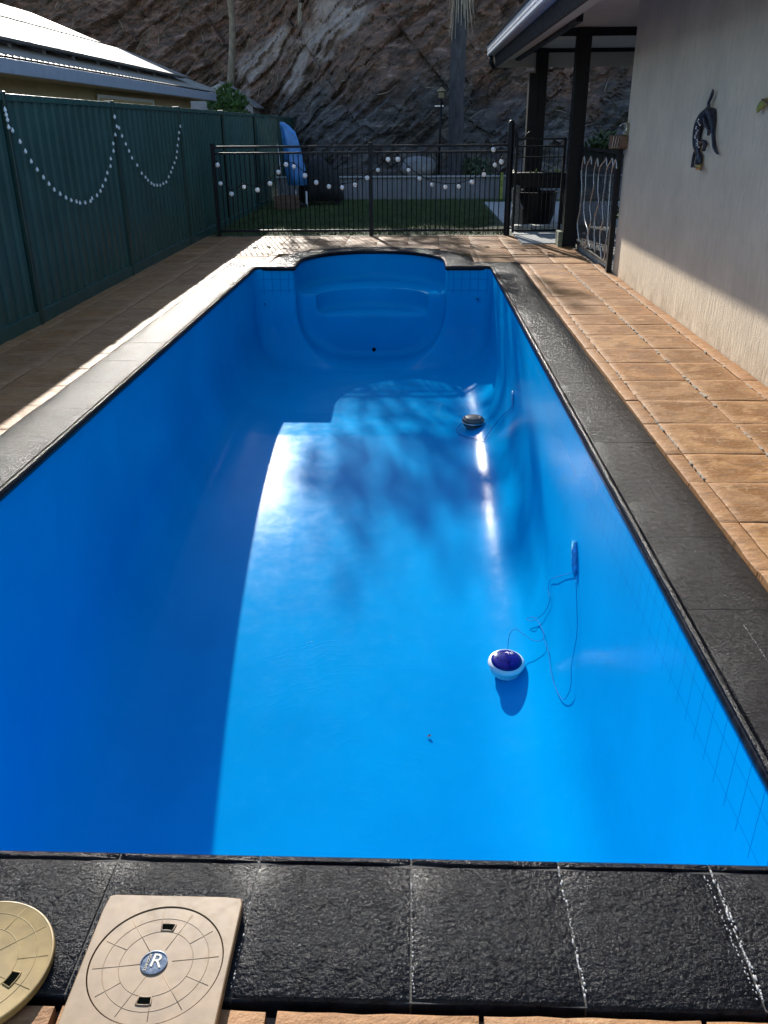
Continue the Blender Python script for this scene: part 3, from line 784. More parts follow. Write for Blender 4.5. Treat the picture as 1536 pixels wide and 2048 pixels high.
# ------------------------------------------------------------------ wall ornaments
def wp(zx, zy, off=.03): return PX(1340+zx/7.837, 160+zy/7.837, XW-off)
orn = thing('gecko_ornament', 'dark metal gecko ornament with beaded back climbing head down on the rendered wall', 'wall ornament', tuple(wp(500, 800, .0)))
def limb(mb, pl, rr, off=.03, flat=.6): mb.tube([wp(x, y, off) for x, y in pl], [q*.00108 for q in rr], n=8, flat=flat)
def spl(pts, k=4):
    out = []
    for i in range(len(pts)-1):
        p0, p1, p2, p3 = [np.array(pts[j], float) for j in (max(i-1, 0), i, i+1, min(i+2, len(pts)-1))]
        for t in np.linspace(0, 1, k, endpoint=False): out.append(tuple(.5*((2*p1)+(p2-p0)*t+(2*p0-5*p1+4*p2-p3)*t*t+(3*p1-p0-3*p2+p3)*t**3)))
    out.append(tuple(pts[-1])); return out
m = MB()
sp = spl([(672,140,4),(668,200,18),(635,290,16),(605,360,17),(600,430,22),(565,500,30),(500,600,48),(450,720,58),(425,850,55),(418,980,50),(430,1080,36),(440,1150,26),(455,1220,42),(448,1300,46),(440,1360,32)])
limb(m, [(a, b) for a, b, c in sp], [c*1.0 for a, b, c in sp])
sp = spl([(600,450,20),(650,500,48),(660,570,42),(672,680,26),(678,800,18),(685,930,16),(700,1050,18),(725,1120,14),(750,1160,8)]); limb(m, [(a, b) for a, b, c in sp], [c for a, b, c in sp])
for pl in ([(560,600,24),(575,700,26),(610,770,16),(600,870,10)], [(620,780,10),(640,800,9),(632,830,5)], [(470,1010,20),(520,960,22),(555,1000,16),(530,1110,12)], [(400,1110,14),(375,1200,14),(355,1300,12),(340,1370,9)], [(365,1290,8),(378,1370,6)], [(480,1330,12),(482,1420,5)]):
    sp = spl([tuple(q) for q in pl]); limb(m, [(a, b) for a, b, c in sp], [c for a, b, c in sp])
m.obj('body', M_gecko, orn, smooth=True)
m = MB()
for k in range(16):
    t = k/15; x = 455-40*math.sin(t*2.6)+random.uniform(-30, 30)+5; y = 620+t*430
    m.ball(wp(x, y, .085), .0065, sub=1)
m.obj('beads', M_bead, orn, smooth=True)
MB().tube([wp(440, 1330, .06), wp(450, 1400, .05)], [.05, .035], n=8, flat=.6).obj('snout', M_gold, orn, smooth=True)
lo = thing('leaf_ornament', 'small green and brown curled metal ornament near the right end of the wall', 'wall ornament', tuple(wp(1480, 350, 0)))
m = MB()
sp = spl([(1365,520,4),(1390,450,22),(1440,380,26),(1500,340,22),(1580,350,20),(1680,420,24),(1780,560,20)]); limb(m, [(a, b) for a, b, c in sp], [c for a, b, c in sp])
m.obj('body', M_leafl, lo, smooth=True)
m = MB(); sp = spl([(1440,300,6),(1500,330,12),(1560,390,10),(1600,480,4)]); limb(m, [(a, b) for a, b, c in sp], [c for a, b, c in sp], off=.05); m.obj('leg', M_wood, lo, smooth=True)
br = thing('hose_bracket', 'small rusty timber and metal bracket fixed at the corner of the rendered wall', 'wall bracket', (2.30, 10.42, 1.45))
MB().box(2.20, 2.40, 10.48, 10.56+.02, 1.36, 1.50, bev=.004).box(2.29, 2.38, 10.42, 10.48, 1.375, 1.49, bev=.003).obj('block', M_wood, br)
MB().box(2.335, 2.378, 10.44, 10.50, 1.50, 1.63, bev=.004).obj('plate', quick('olive_paint', (.22, .22, .14), .5, .2, 30), br)
MB().tube([(2.31+.04*math.cos(a), 10.43, 1.57+.05*math.sin(a)) for a in np.linspace(-1.5, 2.8, 14)], .006, n=6).obj('hook', M_chrome, br, smooth=True)
m = MB()
for k in range(4): m.tube([(2.215+.024*k, 10.472, 1.37), (2.225+.03*k, 10.468, 1.49)], .006, n=5)
m.obj('wires', M_chrome, br)

# ------------------------------------------------------------------ lids on the near coping
def lid_detail(c, rad, zt, mat, parent, slots, rot, rings=(.56, .80), spokes=12):
    m = MB(); cx, cy = c
    for rr in rings: m.tube([(cx+rad*rr*math.cos(a), cy+rad*rr*math.sin(a), zt) for a in np.linspace(0, 2*math.pi, 56, endpoint=False)], .0008, n=6, closed=True)
    for k in range(spokes):
        a = rot+2*math.pi*k/spokes; r0 = (.24 if k % 2 == 0 else rings[0]); m.tube([(cx+rad*r0*math.cos(a), cy+rad*r0*math.sin(a), zt), (cx+rad*.955*math.cos(a), cy+rad*.955*math.sin(a), zt)], .0008, n=6)
    m.obj('ribs', mat, parent, smooth=True)
    for a0 in slots:
        m = MB(); A = np.linspace(a0-.16, a0+.16, 8); r0, r1 = rad*.575, rad*.70
        poly = [(cx+r0*math.cos(a), cy+r0*math.sin(a)) for a in A]+[(cx+r1*math.cos(a), cy+r1*math.sin(a)) for a in A[::-1]]
        m.prism(poly, lambda u, v, sd: Vector((u, v, zt-.004+.0048*sd))); s_ = m.obj('finger_slot', M_hole, parent)
        m = MB(); m.tube([(u, v, zt+.0008) for u, v in poly], .0016, n=5, closed=True); m.obj('slot_rim', mat, s_, smooth=True)
LC = (-.524, 1.210)
sq = thing('skimmer_lid', 'tan square skimmer lid with a round inset cover and grey badge on the near coping', 'skimmer lid', (LC[0], LC[1], .003))
m = MB()
poly = []
x0, x1, y0, y1, rc = -.678, -.372, 1.035, 1.378, .010
for cx, cy, a0 in ((x1-rc, y1-rc, 0), (x0+rc, y1-rc, 90), (x0+rc, y0+rc, 180), (x1-rc, y0+rc, 270)):
    for a in (0, 30, 60, 90): poly.append((cx+rc*math.cos(R(a0+a)), cy+rc*math.sin(R(a0+a))))
circ = [(LC[0]+.139*math.cos(a), LC[1]+.139*math.sin(a)) for a in np.linspace(0, 2*math.pi, 64, endpoint=False)]
# frame with a round hole: outer ring stitched to the circle
b = m.b
def ringv(pl, z): return [b.verts.new((x, y, z)) for x, y in pl]
ot = []; 
for k in range(64):
    a = 2*math.pi*k/64; dx, dy = math.cos(a), math.sin(a); tt = []
    if dx > 1e-6: tt.append((x1-LC[0])/dx)
    if dx < -1e-6: tt.append((x0-LC[0])/dx)
    if dy > 1e-6: tt.append((y1-LC[1])/dy)
    if dy < -1e-6: tt.append((y0-LC[1])/dy)
    t = min(tt); ot.append([LC[0]+dx*t, LC[1]+dy*t])
for cx, cy in ((x0, y0), (x1, y0), (x0, y1), (x1, y1)):
    j = min(range(64), key=lambda k: (ot[k][0]-cx)**2+(ot[k][1]-cy)**2); ot[j] = [cx-math.copysign(.004, cx-LC[0]), cy-math.copysign(.004, cy-LC[1])]
it, ib, o1, o2, o3 = ringv(circ, .0255), ringv(circ, .018), ringv([(LC[0]+(x-LC[0])*.985, LC[1]+(y-LC[1])*.985) for x, y in ot], .0255), ringv(ot, .0235), ringv(ot, .003)
for k in range(64):
    q = (k+1) % 64
    for a_, b_ in ((ib, it), (it, o1), (o1, o2), (o2, o3)): b.faces.new([a_[k], a_[q], b_[q], b_[k]])
m.obj('frame', M_tan, sq, smooth=True, ang=30)
MB().lathe([(0, .0235), (.1358, .0235), (.1368, .0225), (.1368, .016), (0, .016)], (LC[0], LC[1], 0), n=72).obj('cover', M_tan, sq, smooth=True, ang=30)
lid_detail(LC, .1348, .0235, M_tan, sq, (R(88), R(270)), R(8))
bd = MB().lathe([(.0265, .0235), (.028, .0262), (.0262, .0264), (.0255, .0245), (0, .0245)], (LC[0]-.004, LC[1]-.001, 0), n=40).obj('badge', M_badge, sq, smooth=True, ang=30)
def text(body, size, loc, rot, mat, parent, name='lettering', ext=.0006):
    cu = bpy.data.curves.new('t', 'FONT'); cu.body = body; cu.size = size; cu.extrude = ext; cu.align_x = 'CENTER'; cu.align_y = 'CENTER'
    to = bpy.data.objects.new('t', cu); COL.objects.link(to); bpy.context.view_layer.update()
    me = bpy.data.meshes.new_from_object(to.evaluated_get(bpy.context.evaluated_depsgraph_get())); bpy.data.objects.remove(to)
    me.transform(Matrix.Translation(loc) @ Matrix.Rotation(rot, 4, 'Z')); me.materials.clear(); me.materials.append(mat)
    o = bpy.data.objects.new(name, me); COL.objects.link(o)
    o.parent = parent; T = Vector((0, 0, 0)); p = parent
    while p: T += p.location; p = p.parent
    me.transform(Matrix.Translation(-T)); return o
text('R', .044, (LC[0]+.001, LC[1]+.002, .0254), R(-6), M_badgel, bd, ext=.0005)
text('POOLRITE', .0085, (LC[0]-.0175, LC[1]-.001, .0254), R(-96), M_badgel, bd)
rl = thing('round_lid', 'mustard yellow round lid resting on the near coping at the left edge', 'round lid', (-.905, 1.198, .003))
MB().lathe([(0, .003), (.157, .003), (.1600, .008), (.1600, .019), (.1585, .0215), (.156, .0222), (.153, .0212), (0, .0212)], (-.905, 1.198, 0), n=80).obj('disc', M_tan2, rl, smooth=True, ang=30)
lid_detail((-.905, 1.198), .158, .0212, M_tan2, rl, (R(-18), R(162)), R(8)+.55)

# ------------------------------------------------------------------ loose pool lights
def pool_light(loc, tilt, lens, body, label, rad=.115):
    t = thing('pool_light', label, 'pool light', loc, 'loose pool lights on the pool floor')
    Mx = Matrix.Translation(loc) @ Matrix.Rotation(tilt[0], 4, 'X') @ Matrix.Rotation(tilt[1], 4, 'Y')
    k = rad/.115
    MB().lathe([(0, 0), (.085*k, 0), (.092*k, .012), (.098*k, .055*k), (.112*k, .062*k), (.116*k, .070*k), (.114*k, .080*k), (.104*k, .090*k), (.092*k, .094*k), (.088*k, .088*k), (.088*k, .05), (0, .05)], n=48, M=Mx).obj('housing', body, t, smooth=True, ang=45)
    MB().lathe([(.0885*k, .086*k), (.097*k, .095*k), (.080*k, .103*k), (.055*k, .108*k), (.03*k, .114*k), (0, .116*k)], n=40, M=Mx).obj('lens', lens, t, smooth=True)
    m = MB()
    for q in range(40):
        a = 2*math.pi*q/40; m.box(-.0015, .0015, .0955*k, .101*k, .018, .056*k, M=Mx @ Matrix.Rotation(a, 4, 'Z'))
    m.obj('ribs', body, t)
    return t
def fl_z(p):
    lo, hi = -2.4, -.05                   # outside below, void above
    for _ in range(24):
        m_ = (lo+hi)/2
        if float(void(np.array(p.x), np.array(p.y), np.array(m_))) < 0: hi = m_
        else: lo = m_
    return hi
def on_floor(px, py, lift=0.):
    d = _ray(px, py).normalized(); o = Vector((0, 0, CH)); t = (0-CH)/d.z+.02
    vf = lambda p: float(void(np.array(p.x), np.array(p.y), np.array(p.z)))
    for _ in range(120):
        v = vf(o+d*t)
        if v > -.001: break
        t += max(.003, -v*.7)
    p = o+d*t; e = 1e-3
    g = Vector([vf(p+Vector([e if k == i else 0 for k in range(3)]))-vf(p) for i in range(3)]).normalized()
    return p - g*lift
c1 = on_floor(1011, 1343); sl_ = math.atan(.05+.035*(8.25-c1.y))
pl1 = pool_light(tuple(c1+Vector((0, 0, .004))), (sl_, 0), M_lens, M_white, 'white ringed pool light with a deep blue lens, the nearer one on the pool floor', .118)
c2 = on_floor(946, 853)
pl2 = pool_light(tuple(c2+Vector((0, 0, .004))), (.03, 0), M_greyp, M_greyp, 'dull grey pool light disc, the farther one on the shaded pool floor', .115)
MB().tube([c2+Vector((.113*math.cos(a), .113*math.sin(a), .052)) for a in np.linspace(0, 2*math.pi, 40, endpoint=False)], .007, n=7, closed=True).obj('clamp_ring', M_chrome, pl2, smooth=True)
def smooth_path(c, k=6):
    out = []
    for i in range(len(c)-1):
        p0, p1, p2, p3 = c[max(i-1, 0)], c[i], c[i+1], c[min(i+2, len(c)-1)]
        for t in np.linspace(0, 1, k, endpoint=False): out.append(.5*((2*p1)+(p2-p0)*t+(2*p0-5*p1+4*p2-p3)*t*t+(3*p1-p0-3*p2+p3)*t**3))
    out.append(c[-1]); return out
wallp = lambda x, y: on_floor(x, y, .012)
cab = [c1+Vector((.02, .11, .05)), on_floor(1030, 1291, .10), on_floor(1046, 1277, .10), on_floor(1060, 1281, .08), on_floor(1076, 1288, .05), on_floor(1091, 1284, .03), on_floor(1093, 1270, .02), on_floor(1086, 1254, .02), on_floor(1078, 1243, .02),
       on_floor(1068, 1247, .03), on_floor(1059, 1243, .03), on_floor(1068, 1239, .03), on_floor(1081, 1238, .02), on_floor(1094, 1223, .012), on_floor(1103, 1200, .012), on_floor(1100, 1180, .012), on_floor(1104, 1160, .01), on_floor(1124, 1152, .01), on_floor(1140, 1148, .008), wallp(1151, 1143)]
MB().tube(smooth_path(cab), .0019, n=6).obj('cable', M_cable, pl1, smooth=True)
cab = [on_floor(1150, 1330, .02), on_floor(1148, 1375, .02), on_floor(1132, 1400, .012), on_floor(1118, 1385, .012), on_floor(1105, 1345, .012), on_floor(1100, 1305, .012), on_floor(1092, 1280, .02)]
MB().tube(smooth_path([wallp(1156, 1160), wallp(1158, 1215), on_floor(1157, 1270, .01)]+cab), .0019, n=6).obj('cable', M_cable, pl1, smooth=True)  # thin tube standing in for the cable's shadow loop on wall and floor
cab = [c2+Vector((-.10, 0, .05)), on_floor(914, 863, .03), on_floor(918, 869, .01), on_floor(935, 876, .01), on_floor(955, 880, .01), on_floor(966, 885, .01), on_floor(976, 874, .02), on_floor(992, 856, .03), on_floor(1008, 833, .02), on_floor(1018, 823, .01), wallp(1027, 812)]
MB().tube(smooth_path(cab), .0038, n=6).obj('cable', M_cable, pl2, smooth=True)
# light niches moulded in the right wall
for (x, ya, yb, w) in ((1153, 1082, 1155, .022), (1027, 782, 818, .012)):
    a, bq = on_floor(x, ya, .01), on_floor(x, yb, .01)
    nb = MB().tube([a, a.lerp(bq, .3), a.lerp(bq, .7), bq], [w*.7, w, w*.9, w*.3], n=10).obj('light_bracket', M_blueb, pool, smooth=True)
# a curled dead leaf and grit on the floor
q = on_floor(858, 1474, .006)
lf = MB()
for k in range(5): pass
lf.face([q+Vector((-.016, 0, 0)), q+Vector((0, -.007, .004)), q+Vector((.017, .002, .009)), q+Vector((.002, .009, .003))]).face([q+Vector((-.004, .004, .001)), q+Vector((.004, .012, .008)), q+Vector((.009, .006, .002))])
lf.obj('dead_leaf', M_debris, label='tiny brown dead leaf lying alone on the bare blue pool floor', cat='leaf')

# ------------------------------------------------------------------ back yard
rw = thing('retaining_wall', 'low grey ribbed retaining wall at the foot of the rock cutting', 'retaining wall', (0, 21.95, 0))
m = MB(); pr = []; x = -3.3
while x < 6: pr += [(x, 0), (x+.10, 0), (x+.115, -.03), (x+.155, -.03), (x+.17, 0)]; x += .17
m.prism(pr+[(6, .05), (-3.3, .05)], lambda u, v, sd: Vector((u, 21.95+v, -.03 if sd == 0 else .50))); m.obj('sheeting', M_retain, rw)
MB().box(-3.32, 6.0, 21.88, 22.02, .50, .535, bev=.005).obj('capping', quick('capping_grey', (.34, .35, .36), .5, .1), rw)
MB().box(2.05, 2.12, 21.80, 21.88, 0, .60, bev=.004).obj('post', M_leafl, rw)
bo = MB().ball((0.09, 22.5, .75), .42, 1.0, .6, .62, sub=4); 
for v in bo.b.verts: v.co += v.co.normalized()*0; v.co.x += (float(fbm(v.co.x*2, v.co.z*3, v.co.y, 3))-.45)*.25; v.co.z += (float(fbm(v.co.x*2+5, v.co.z*2, v.co.y, 3))-.45)*.25
bo.obj('boulder', M_boulder, smooth=True, ang=35, label='pale grey rounded boulder sitting behind the low retaining wall', cat='boulder')

# covered umbrella and covered barbecue
cu = thing('covered_umbrella', 'tall folded umbrella under a bright blue cover beside the green fence', 'umbrella', (-2.62, 19.9, 0))
sec = [(.46, -2.76, -2.36, .20), (.75, -2.80, -2.38, .20), (1.05, -2.82, -2.44, .18), (1.35, -2.84, -2.50, .16), (1.52, -2.85, -2.56, .13), (1.64, -2.87, -2.68, .10), (1.72, -2.88, -2.80, .05)]
m = MB(); rings = []
for z, xa, xb, dy in sec:
    row = []
    for k in range(28):
        a = 2*math.pi*k/28; f = 1+.10*math.sin(a*7+z*2)+.05*math.sin(a*13)
        row.append(m.b.verts.new(((xa+xb)/2+(xb-xa)/2*math.cos(a)*f, 19.95+dy*math.sin(a)*f, z)))
    rings.append(row)
for a, b_ in zip(rings[:-1], rings[1:]):
    for k in range(28): m.b.faces.new([a[k], a[(k+1) % 28], b_[(k+1) % 28], b_[k]])
m.b.faces.new(rings[-1]); m.b.faces.new(rings[0][::-1])
m.obj('cover', M_blue, cu, smooth=True)
MB().tube([(-2.62, 19.95, 0), (-2.62, 19.95, .5)], .03, n=10).obj('pole', M_alu, cu, smooth=True)
MB().lathe([(0, 0), (.26, 0), (.26, .06), (.06, .10), (0, .10)], (-2.62, 19.95, 0), n=24).obj('base', M_black, cu)
MB().tube([(-2.93, 19.8, 1.3), (-2.86, 19.8, .3)], .012, n=6).obj('crank_rod', M_alu, cu, smooth=True)
bb = thing('covered_barbecue', 'hooded barbecue under a sagging black cover at the back of the lawn', 'barbecue', (-2.0, 20.6, 0))
m = MB(); rings = []
for i, (z, xa, xb, dy) in enumerate([(.10, -2.62, -1.62, .34), (.35, -2.60, -1.66, .36), (.62, -2.50, -1.72, .36), (.80, -2.42, -1.86, .34), (.95, -2.32, -2.02, .28), (1.02, -2.24, -2.10, .16)]):
    row = []
    for k in range(32):
        a = 2*math.pi*k/32; c_, s_ = math.cos(a), math.sin(a); q = (abs(c_)**3.2+abs(s_)**3.2)**(-1/3.2); f = q*(1+.035*math.sin(a*9+i)+.03*math.sin(a*5-i*2))
        row.append(m.b.verts.new(((xa+xb)/2+(xb-xa)/2*c_*f, 20.6+dy*s_*f, z+.02*math.sin(a*4+i))))
    rings.append(row)
for a, b_ in zip(rings[:-1], rings[1:]):
    for k in range(32): m.b.faces.new([a[k], a[(k+1) % 32], b_[(k+1) % 32], b_[k]])
m.b.faces.new(rings[-1]); m.b.faces.new(rings[0][::-1])
m.obj('cover', M_dark, bb, smooth=True)
for x in (-2.5, -1.75):
    for y in (20.35, 20.85): MB().lathe([(.02, -.03), (.05, -.03), (.05, .03), (.02, .03)], n=14, M=Matrix.Translation((x, y, .05)) @ Matrix.Rotation(R(90), 4, 'Y')).obj('wheel', M_black, bb)
MB().tube([(-2.38, 20.0, -.02), (-2.38, 20.0, .32), (-2.38, 20.0, .325)], [.022, .022, .012], n=12).obj('white_stake', M_white, smooth=True, ang=40, label='short white pipe stake in the lawn in front of the black cover', cat='stake')
cr = thing('storage_crate', 'low dark brown crate under the blue umbrella cover', 'crate', (-2.75, 19.3, 0))
m = MB()
for z in (.03, .12, .21): m.box(-2.98, -2.48, 19.2, 19.22, z, z+.07).box(-2.98, -2.48, 19.5, 19.52, z, z+.07).box(-2.98, -2.96, 19.22, 19.5, z, z+.07).box(-2.50, -2.48, 19.22, 19.5, z, z+.07)
m.obj('slats', M_wood, cr); MB().box(-2.96, -2.50, 19.22, 19.50, .0, .03).obj('bottom', M_wood, cr)

# garden lamp on a thin post
gl = thing('garden_lamp', 'thin dark lamp post with a crossbar and tan lantern before the rock cutting', 'lamp post', (.58, 22.4, .4))
q0, q1 = PY(877, 352, 22.4), PY(883, 192, 22.4)
MB().tube([q0, q1], .028, n=10).obj('post', M_black, gl, smooth=True)
cb_ = PY(878, 212, 22.4); MB().box(cb_.x-.10, cb_.x+.11, 22.38, 22.42, cb_.z-.012, cb_.z+.012).obj('crossbar', M_alu, gl)
ln_ = MB(); ln_.lathe([(.03, 0), (.075, .02), (.085, .12), (.07, .14), (.13, .16), (.02, .24), (0, .26)], (q1.x, 22.4, q1.z-.06), n=8)
ln_.obj('lantern', quick('lantern_tan', (.22, .17, .09), .6, .3, 12), gl)
MB().tube([(q0.x, 22.4, -.03), q0], .032, n=10).obj('post_base', M_black, gl)

# patio things behind the gate: planter, tub, statue, shrubs
pt = thing('planter_box', 'black raised planter box with lime seedlings behind the pool gate', 'planter', (2.0, 15.6, 0))
a, b_ = PY(1020, 345, 15.6), PY(1135, 375, 15.6)
MB().box(a.x+.02, b_.x+.02, 15.45, 15.75, b_.z, a.z, bev=.01).obj('trough', M_black, pt)
for x in (a.x+.1, b_.x-.04): MB().box(x-.035, x+.035, 15.52, 15.66, .01, b_.z, bev=.004).obj('leg', M_black, pt)
m = MB()
for k in range(46):
    x = random.choice((1.60, 1.70, 1.98, 2.03, 2.30, 2.36, 2.42))+random.gauss(0, .035); c_ = Vector((x, 15.5+random.uniform(-.05, .12), a.z-.01)); an = random.uniform(0, 6.28); L = random.uniform(.05, .13); el_ = random.uniform(.1, .9)
    d = Vector((math.cos(an)*math.cos(el_), math.sin(an)*math.cos(el_), math.sin(el_))); s_ = d.cross(Vector((0, 0, 1))).normalized()*.014
    m.face([c_, c_+d*L*.5+s_, c_+d*L, c_+d*L*.5-s_])
m.obj('seedlings', M_leafl, pt)
tb = thing('patio_tub', 'wide black tub on the patio directly behind the gate', 'tub', (2.18, 15.9, 0))
a = PY(1062, 405, 15.9); MB().lathe([(0, .012), (.30, .012), (.36, .20), (.38, .52), (.40, .53), (.40, .56), (.36, .56), (.34, .45), (0, .42)], (2.12, 16.0, 0), n=32).obj('shell', M_black, tb, smooth=True, ang=40)
st_ = thing('garden_statue', 'slim grey stone animal statue standing upright just behind the gate', 'statue', (1.76, 15.3, 0))
m = MB(); sx = 1.735
m.tube([(sx, 15.3, .02), (sx, 15.3, .12), (sx+.01, 15.3, .28), (sx+.005, 15.3, .42), (sx, 15.3, .50), (sx, 15.3, .55), (sx-.01, 15.28, .61), (sx-.03, 15.25, .66), (sx-.06, 15.2, .665)], [.10, .11, .095, .07, .05, .045, .062, .055, .02], n=14)
m.ball((sx+.035, 15.29, .675), .018, sub=2).ball((sx-.04, 15.29, .68), .018, sub=2)
m.tube([(sx-.05, 15.25, .42), (sx-.085, 15.2, .34), (sx-.06, 15.17, .30)], [.02, .017, .012], n=8).tube([(sx+.05, 15.25, .42), (sx+.085, 15.2, .34), (sx+.06, 15.17, .30)], [.02, .017, .012], n=8)
m.obj('figure', M_stat, st_, smooth=True)
MB().lathe([(0, .012), (.14, .012), (.14, .04), (.11, .05), (0, .05)], (sx, 15.3, 0), n=20).obj('plinth', M_stat, st_)
wt = thing('white_trough', 'low pale stone trough at the edge of the patio behind the gate', 'trough', (2.0, 14.95, 0))
MB().box(1.66, 2.9, 14.80, 15.0, .012, .11, bev=.012).obj('body', quick('pale_stone', (.42, .42, .38), .8, .35, 12, .01, 30), wt)

def shrub(name, label, c, r, n, mat, leaf=.12, grp=None, stem=True):
    t = thing(name, label, 'shrub', tuple(c), grp); m = MB()
    for k in range(n):
        d = Vector((random.gauss(0, 1), random.gauss(0, 1), random.gauss(0, 1))).normalized()*random.random()**.4
        p = Vector(c)+Vector((d.x*r[0], d.y*r[1], abs(d.z)*r[2]+.1)); q = Vector((random.gauss(0, .6), random.gauss(0, .6), random.uniform(.2, 1))).normalized(); s_ = q.orthogonal().normalized()*leaf*.22
        m.face([p, p+q*leaf*.5+s_, p+q*leaf, p+q*leaf*.5-s_])
    m.obj('foliage', mat, t)
    m = MB()
    for k in range(6): m.tube([Vector(c)+Vector((0, 0, -.1)), Vector(c)+Vector((random.uniform(-.5, .5)*r[0], random.uniform(-.3, .3)*r[1], r[2]*.7))], [.02, .008], n=5)
    m.obj('stems', M_bark, t)
c_ = PY(458, 225, 27.0); shrub('shrub', 'bright green bushy shrub poking up above the green fence by the gutter end', (c_.x, 27, c_.z-1.0), (.75, .5, 1.55), 1500, M_leafy, .22)
shrub('shrub', 'spiky green pot plant behind the patio, right of the dark posts', (3.55, 17.5, .9), (.35, .3, .45), 300, M_leafy, .18)
shrub('shrub', 'dark low bush at the foot of the cutting beside the lamp post', (1.5, 22.4, .35), (.5, .3, .45), 420, M_gum, .14)
shrub('shrub', 'sparse dark bush on the patio behind the wavy rod gate', (4.0, 15.0, .05), (.7, .6, .8), 600, M_leafy, .14)

# ------------------------------------------------------------------ neighbour's house
nb = thing('neighbour_house', 'low tan house with pale hipped roof and solar panels behind the green fence', 'house', (-7, 14, 0))
XE = -5.2; YB = 24.7
MB().box(-14, -5.75, -2, YB-.6, -.05, 2.30).obj('wall', M_wall2, nb)
w_ = MB().box(-5.755, -5.70, 16.9, 20.4, 1.2, 2.12).obj('window', quick('blind_tan', (.55, .42, .22), .7, .1), nb)
MB().box(-5.70, -5.68, 16.9, 20.4, 2.12, 2.18).box(-5.70, -5.68, 16.84, 16.9, 1.2, 2.18).box(-5.70, -5.68, 20.4, 20.46, 1.2, 2.18).obj('frame', M_white, w_)
MB().box(-5.74, XE-.12, -2, YB-.1, 2.27, 2.295).obj('soffit', M_wall2, nb)
MB().box(XE-.12, XE, -2, YB, 2.262, 2.44, bev=.008).box(-14, XE-.12, YB-.12, YB, 2.262, 2.44).obj('gutter', M_gutb, nb)
k_ = .40; tr = 5.2
def rz(x): return 2.47+(XE-x)*k_
rf = MB(); rf.face([(XE-.02, -2, rz(XE)), (XE-.02, YB-.02, rz(XE)), (XE-tr, YB-tr, rz(XE-tr)), (XE-tr, -2, rz(XE-tr))])
rf.face([(XE-.02, YB-.02, rz(XE)), (-15.6, YB-.02, rz(XE)), (XE-tr, YB-tr, rz(XE-tr))]).face([(-15.6, -2, rz(XE)), (-15.6, YB-.02, rz(XE)), (XE-tr, YB-tr, rz(XE-tr)), (XE-tr, -2, rz(XE-tr))])
yy = 0.
m = rf
while yy < YB-tr:                                            # standing ribs of the roof sheet
    m.tube([(XE-.03, yy, rz(XE)+.012), (XE-tr, yy, rz(XE-tr)+.012)], .016, n=4); yy += .20
while yy < YB-.1:
    tt = YB-yy; m.tube([(XE-.03, yy, rz(XE)+.012), (XE-tt, yy, rz(XE-tt)+.012)], .016, n=4); yy += .20
m.obj('roof', M_roof, nb)
MB().tube([(XE-.02, YB-.02, rz(XE)+.02), (XE-tr, YB-tr, rz(XE-tr)+.02)], .05, n=6).tube([(XE-tr, YB-tr, rz(XE-tr)+.02), (XE-tr, -2, rz(XE-tr)+.02)], .05, n=6).obj('ridge_cap', M_roof, nb)
# tilted solar panels on legs
pan0 = None
for row in range(2):
    for j in range(12):
        y0 = 23.0-1.05*(j+1) - (0 if row == 0 else 1.3)
        x_a = XE-.22-row*1.66
        if pan0 is None:
            m = MB(); m.box(0, 1.0, 0, 1.62, -.02, .02, bev=.003); pan0 = m.obj('solar_panel', M_solar, None); o = pan0
        else: o = pan0.copy(); COL.objects.link(o)
        sl2 = math.atan(k_)
        # local x -> -... panel long side runs up the slope
        o.matrix_world = Matrix.Translation((x_a, y0, rz(x_a)+.15)) @ Matrix(((0, -math.cos(sl2), -math.sin(sl2)*-1, 0), (1, 0, 0, 0), (0, math.sin(sl2), math.cos(sl2), 0), (0, 0, 0, 1)))
        mw = o.matrix_world.copy(); o.parent = nb; o.matrix_parent_inverse = Matrix.Translation(-nb.location); o.matrix_basis = mw
for xx in (XE-.40, XE-1.5): MB().box(xx-.02, xx+.02, 10.5, 22.9, rz(xx)+.075, rz(xx)+.115).obj('mounting_rail', M_alu, nb)
m = MB()
for j in range(9): m.box(XE-.42, XE-.38, 12.0+j*1.2, 12.04+j*1.2, rz(XE-.4)-.02, rz(XE-.4)+.075)
m.obj('rail_feet', M_alu, nb)
sh = thing('garden_shed', 'small pale pitched shed roof peeking over the fence beside the green shrub', 'shed', (-5.6, 28.2, 0))
g0, g1, g2 = PY(436, 166, 28.0), PY(505, 205, 28.0), PY(480, 232, 28.0)
MB().prism([(g0.x-1.2, 1.0), (g1.x, 1.0), (g1.x, g1.z-.1), (g0.x+.05, g0.z), (g0.x-1.2, g1.z)], lambda u, v, sd: Vector((u, 28.0+1.2*sd, v))).obj('wall', quick('shed_paint', (.38, .35, .33), .6, .12), sh)
MB().prism([(g1.x+.12, g1.z-.16), (g1.x+.12, g1.z-.12), (g0.x+.05, g0.z+.06), (g0.x+.05, g0.z+.02)], lambda u, v, sd: Vector((u, 27.9+1.5*sd, v))).obj('roof', M_roof, sh)

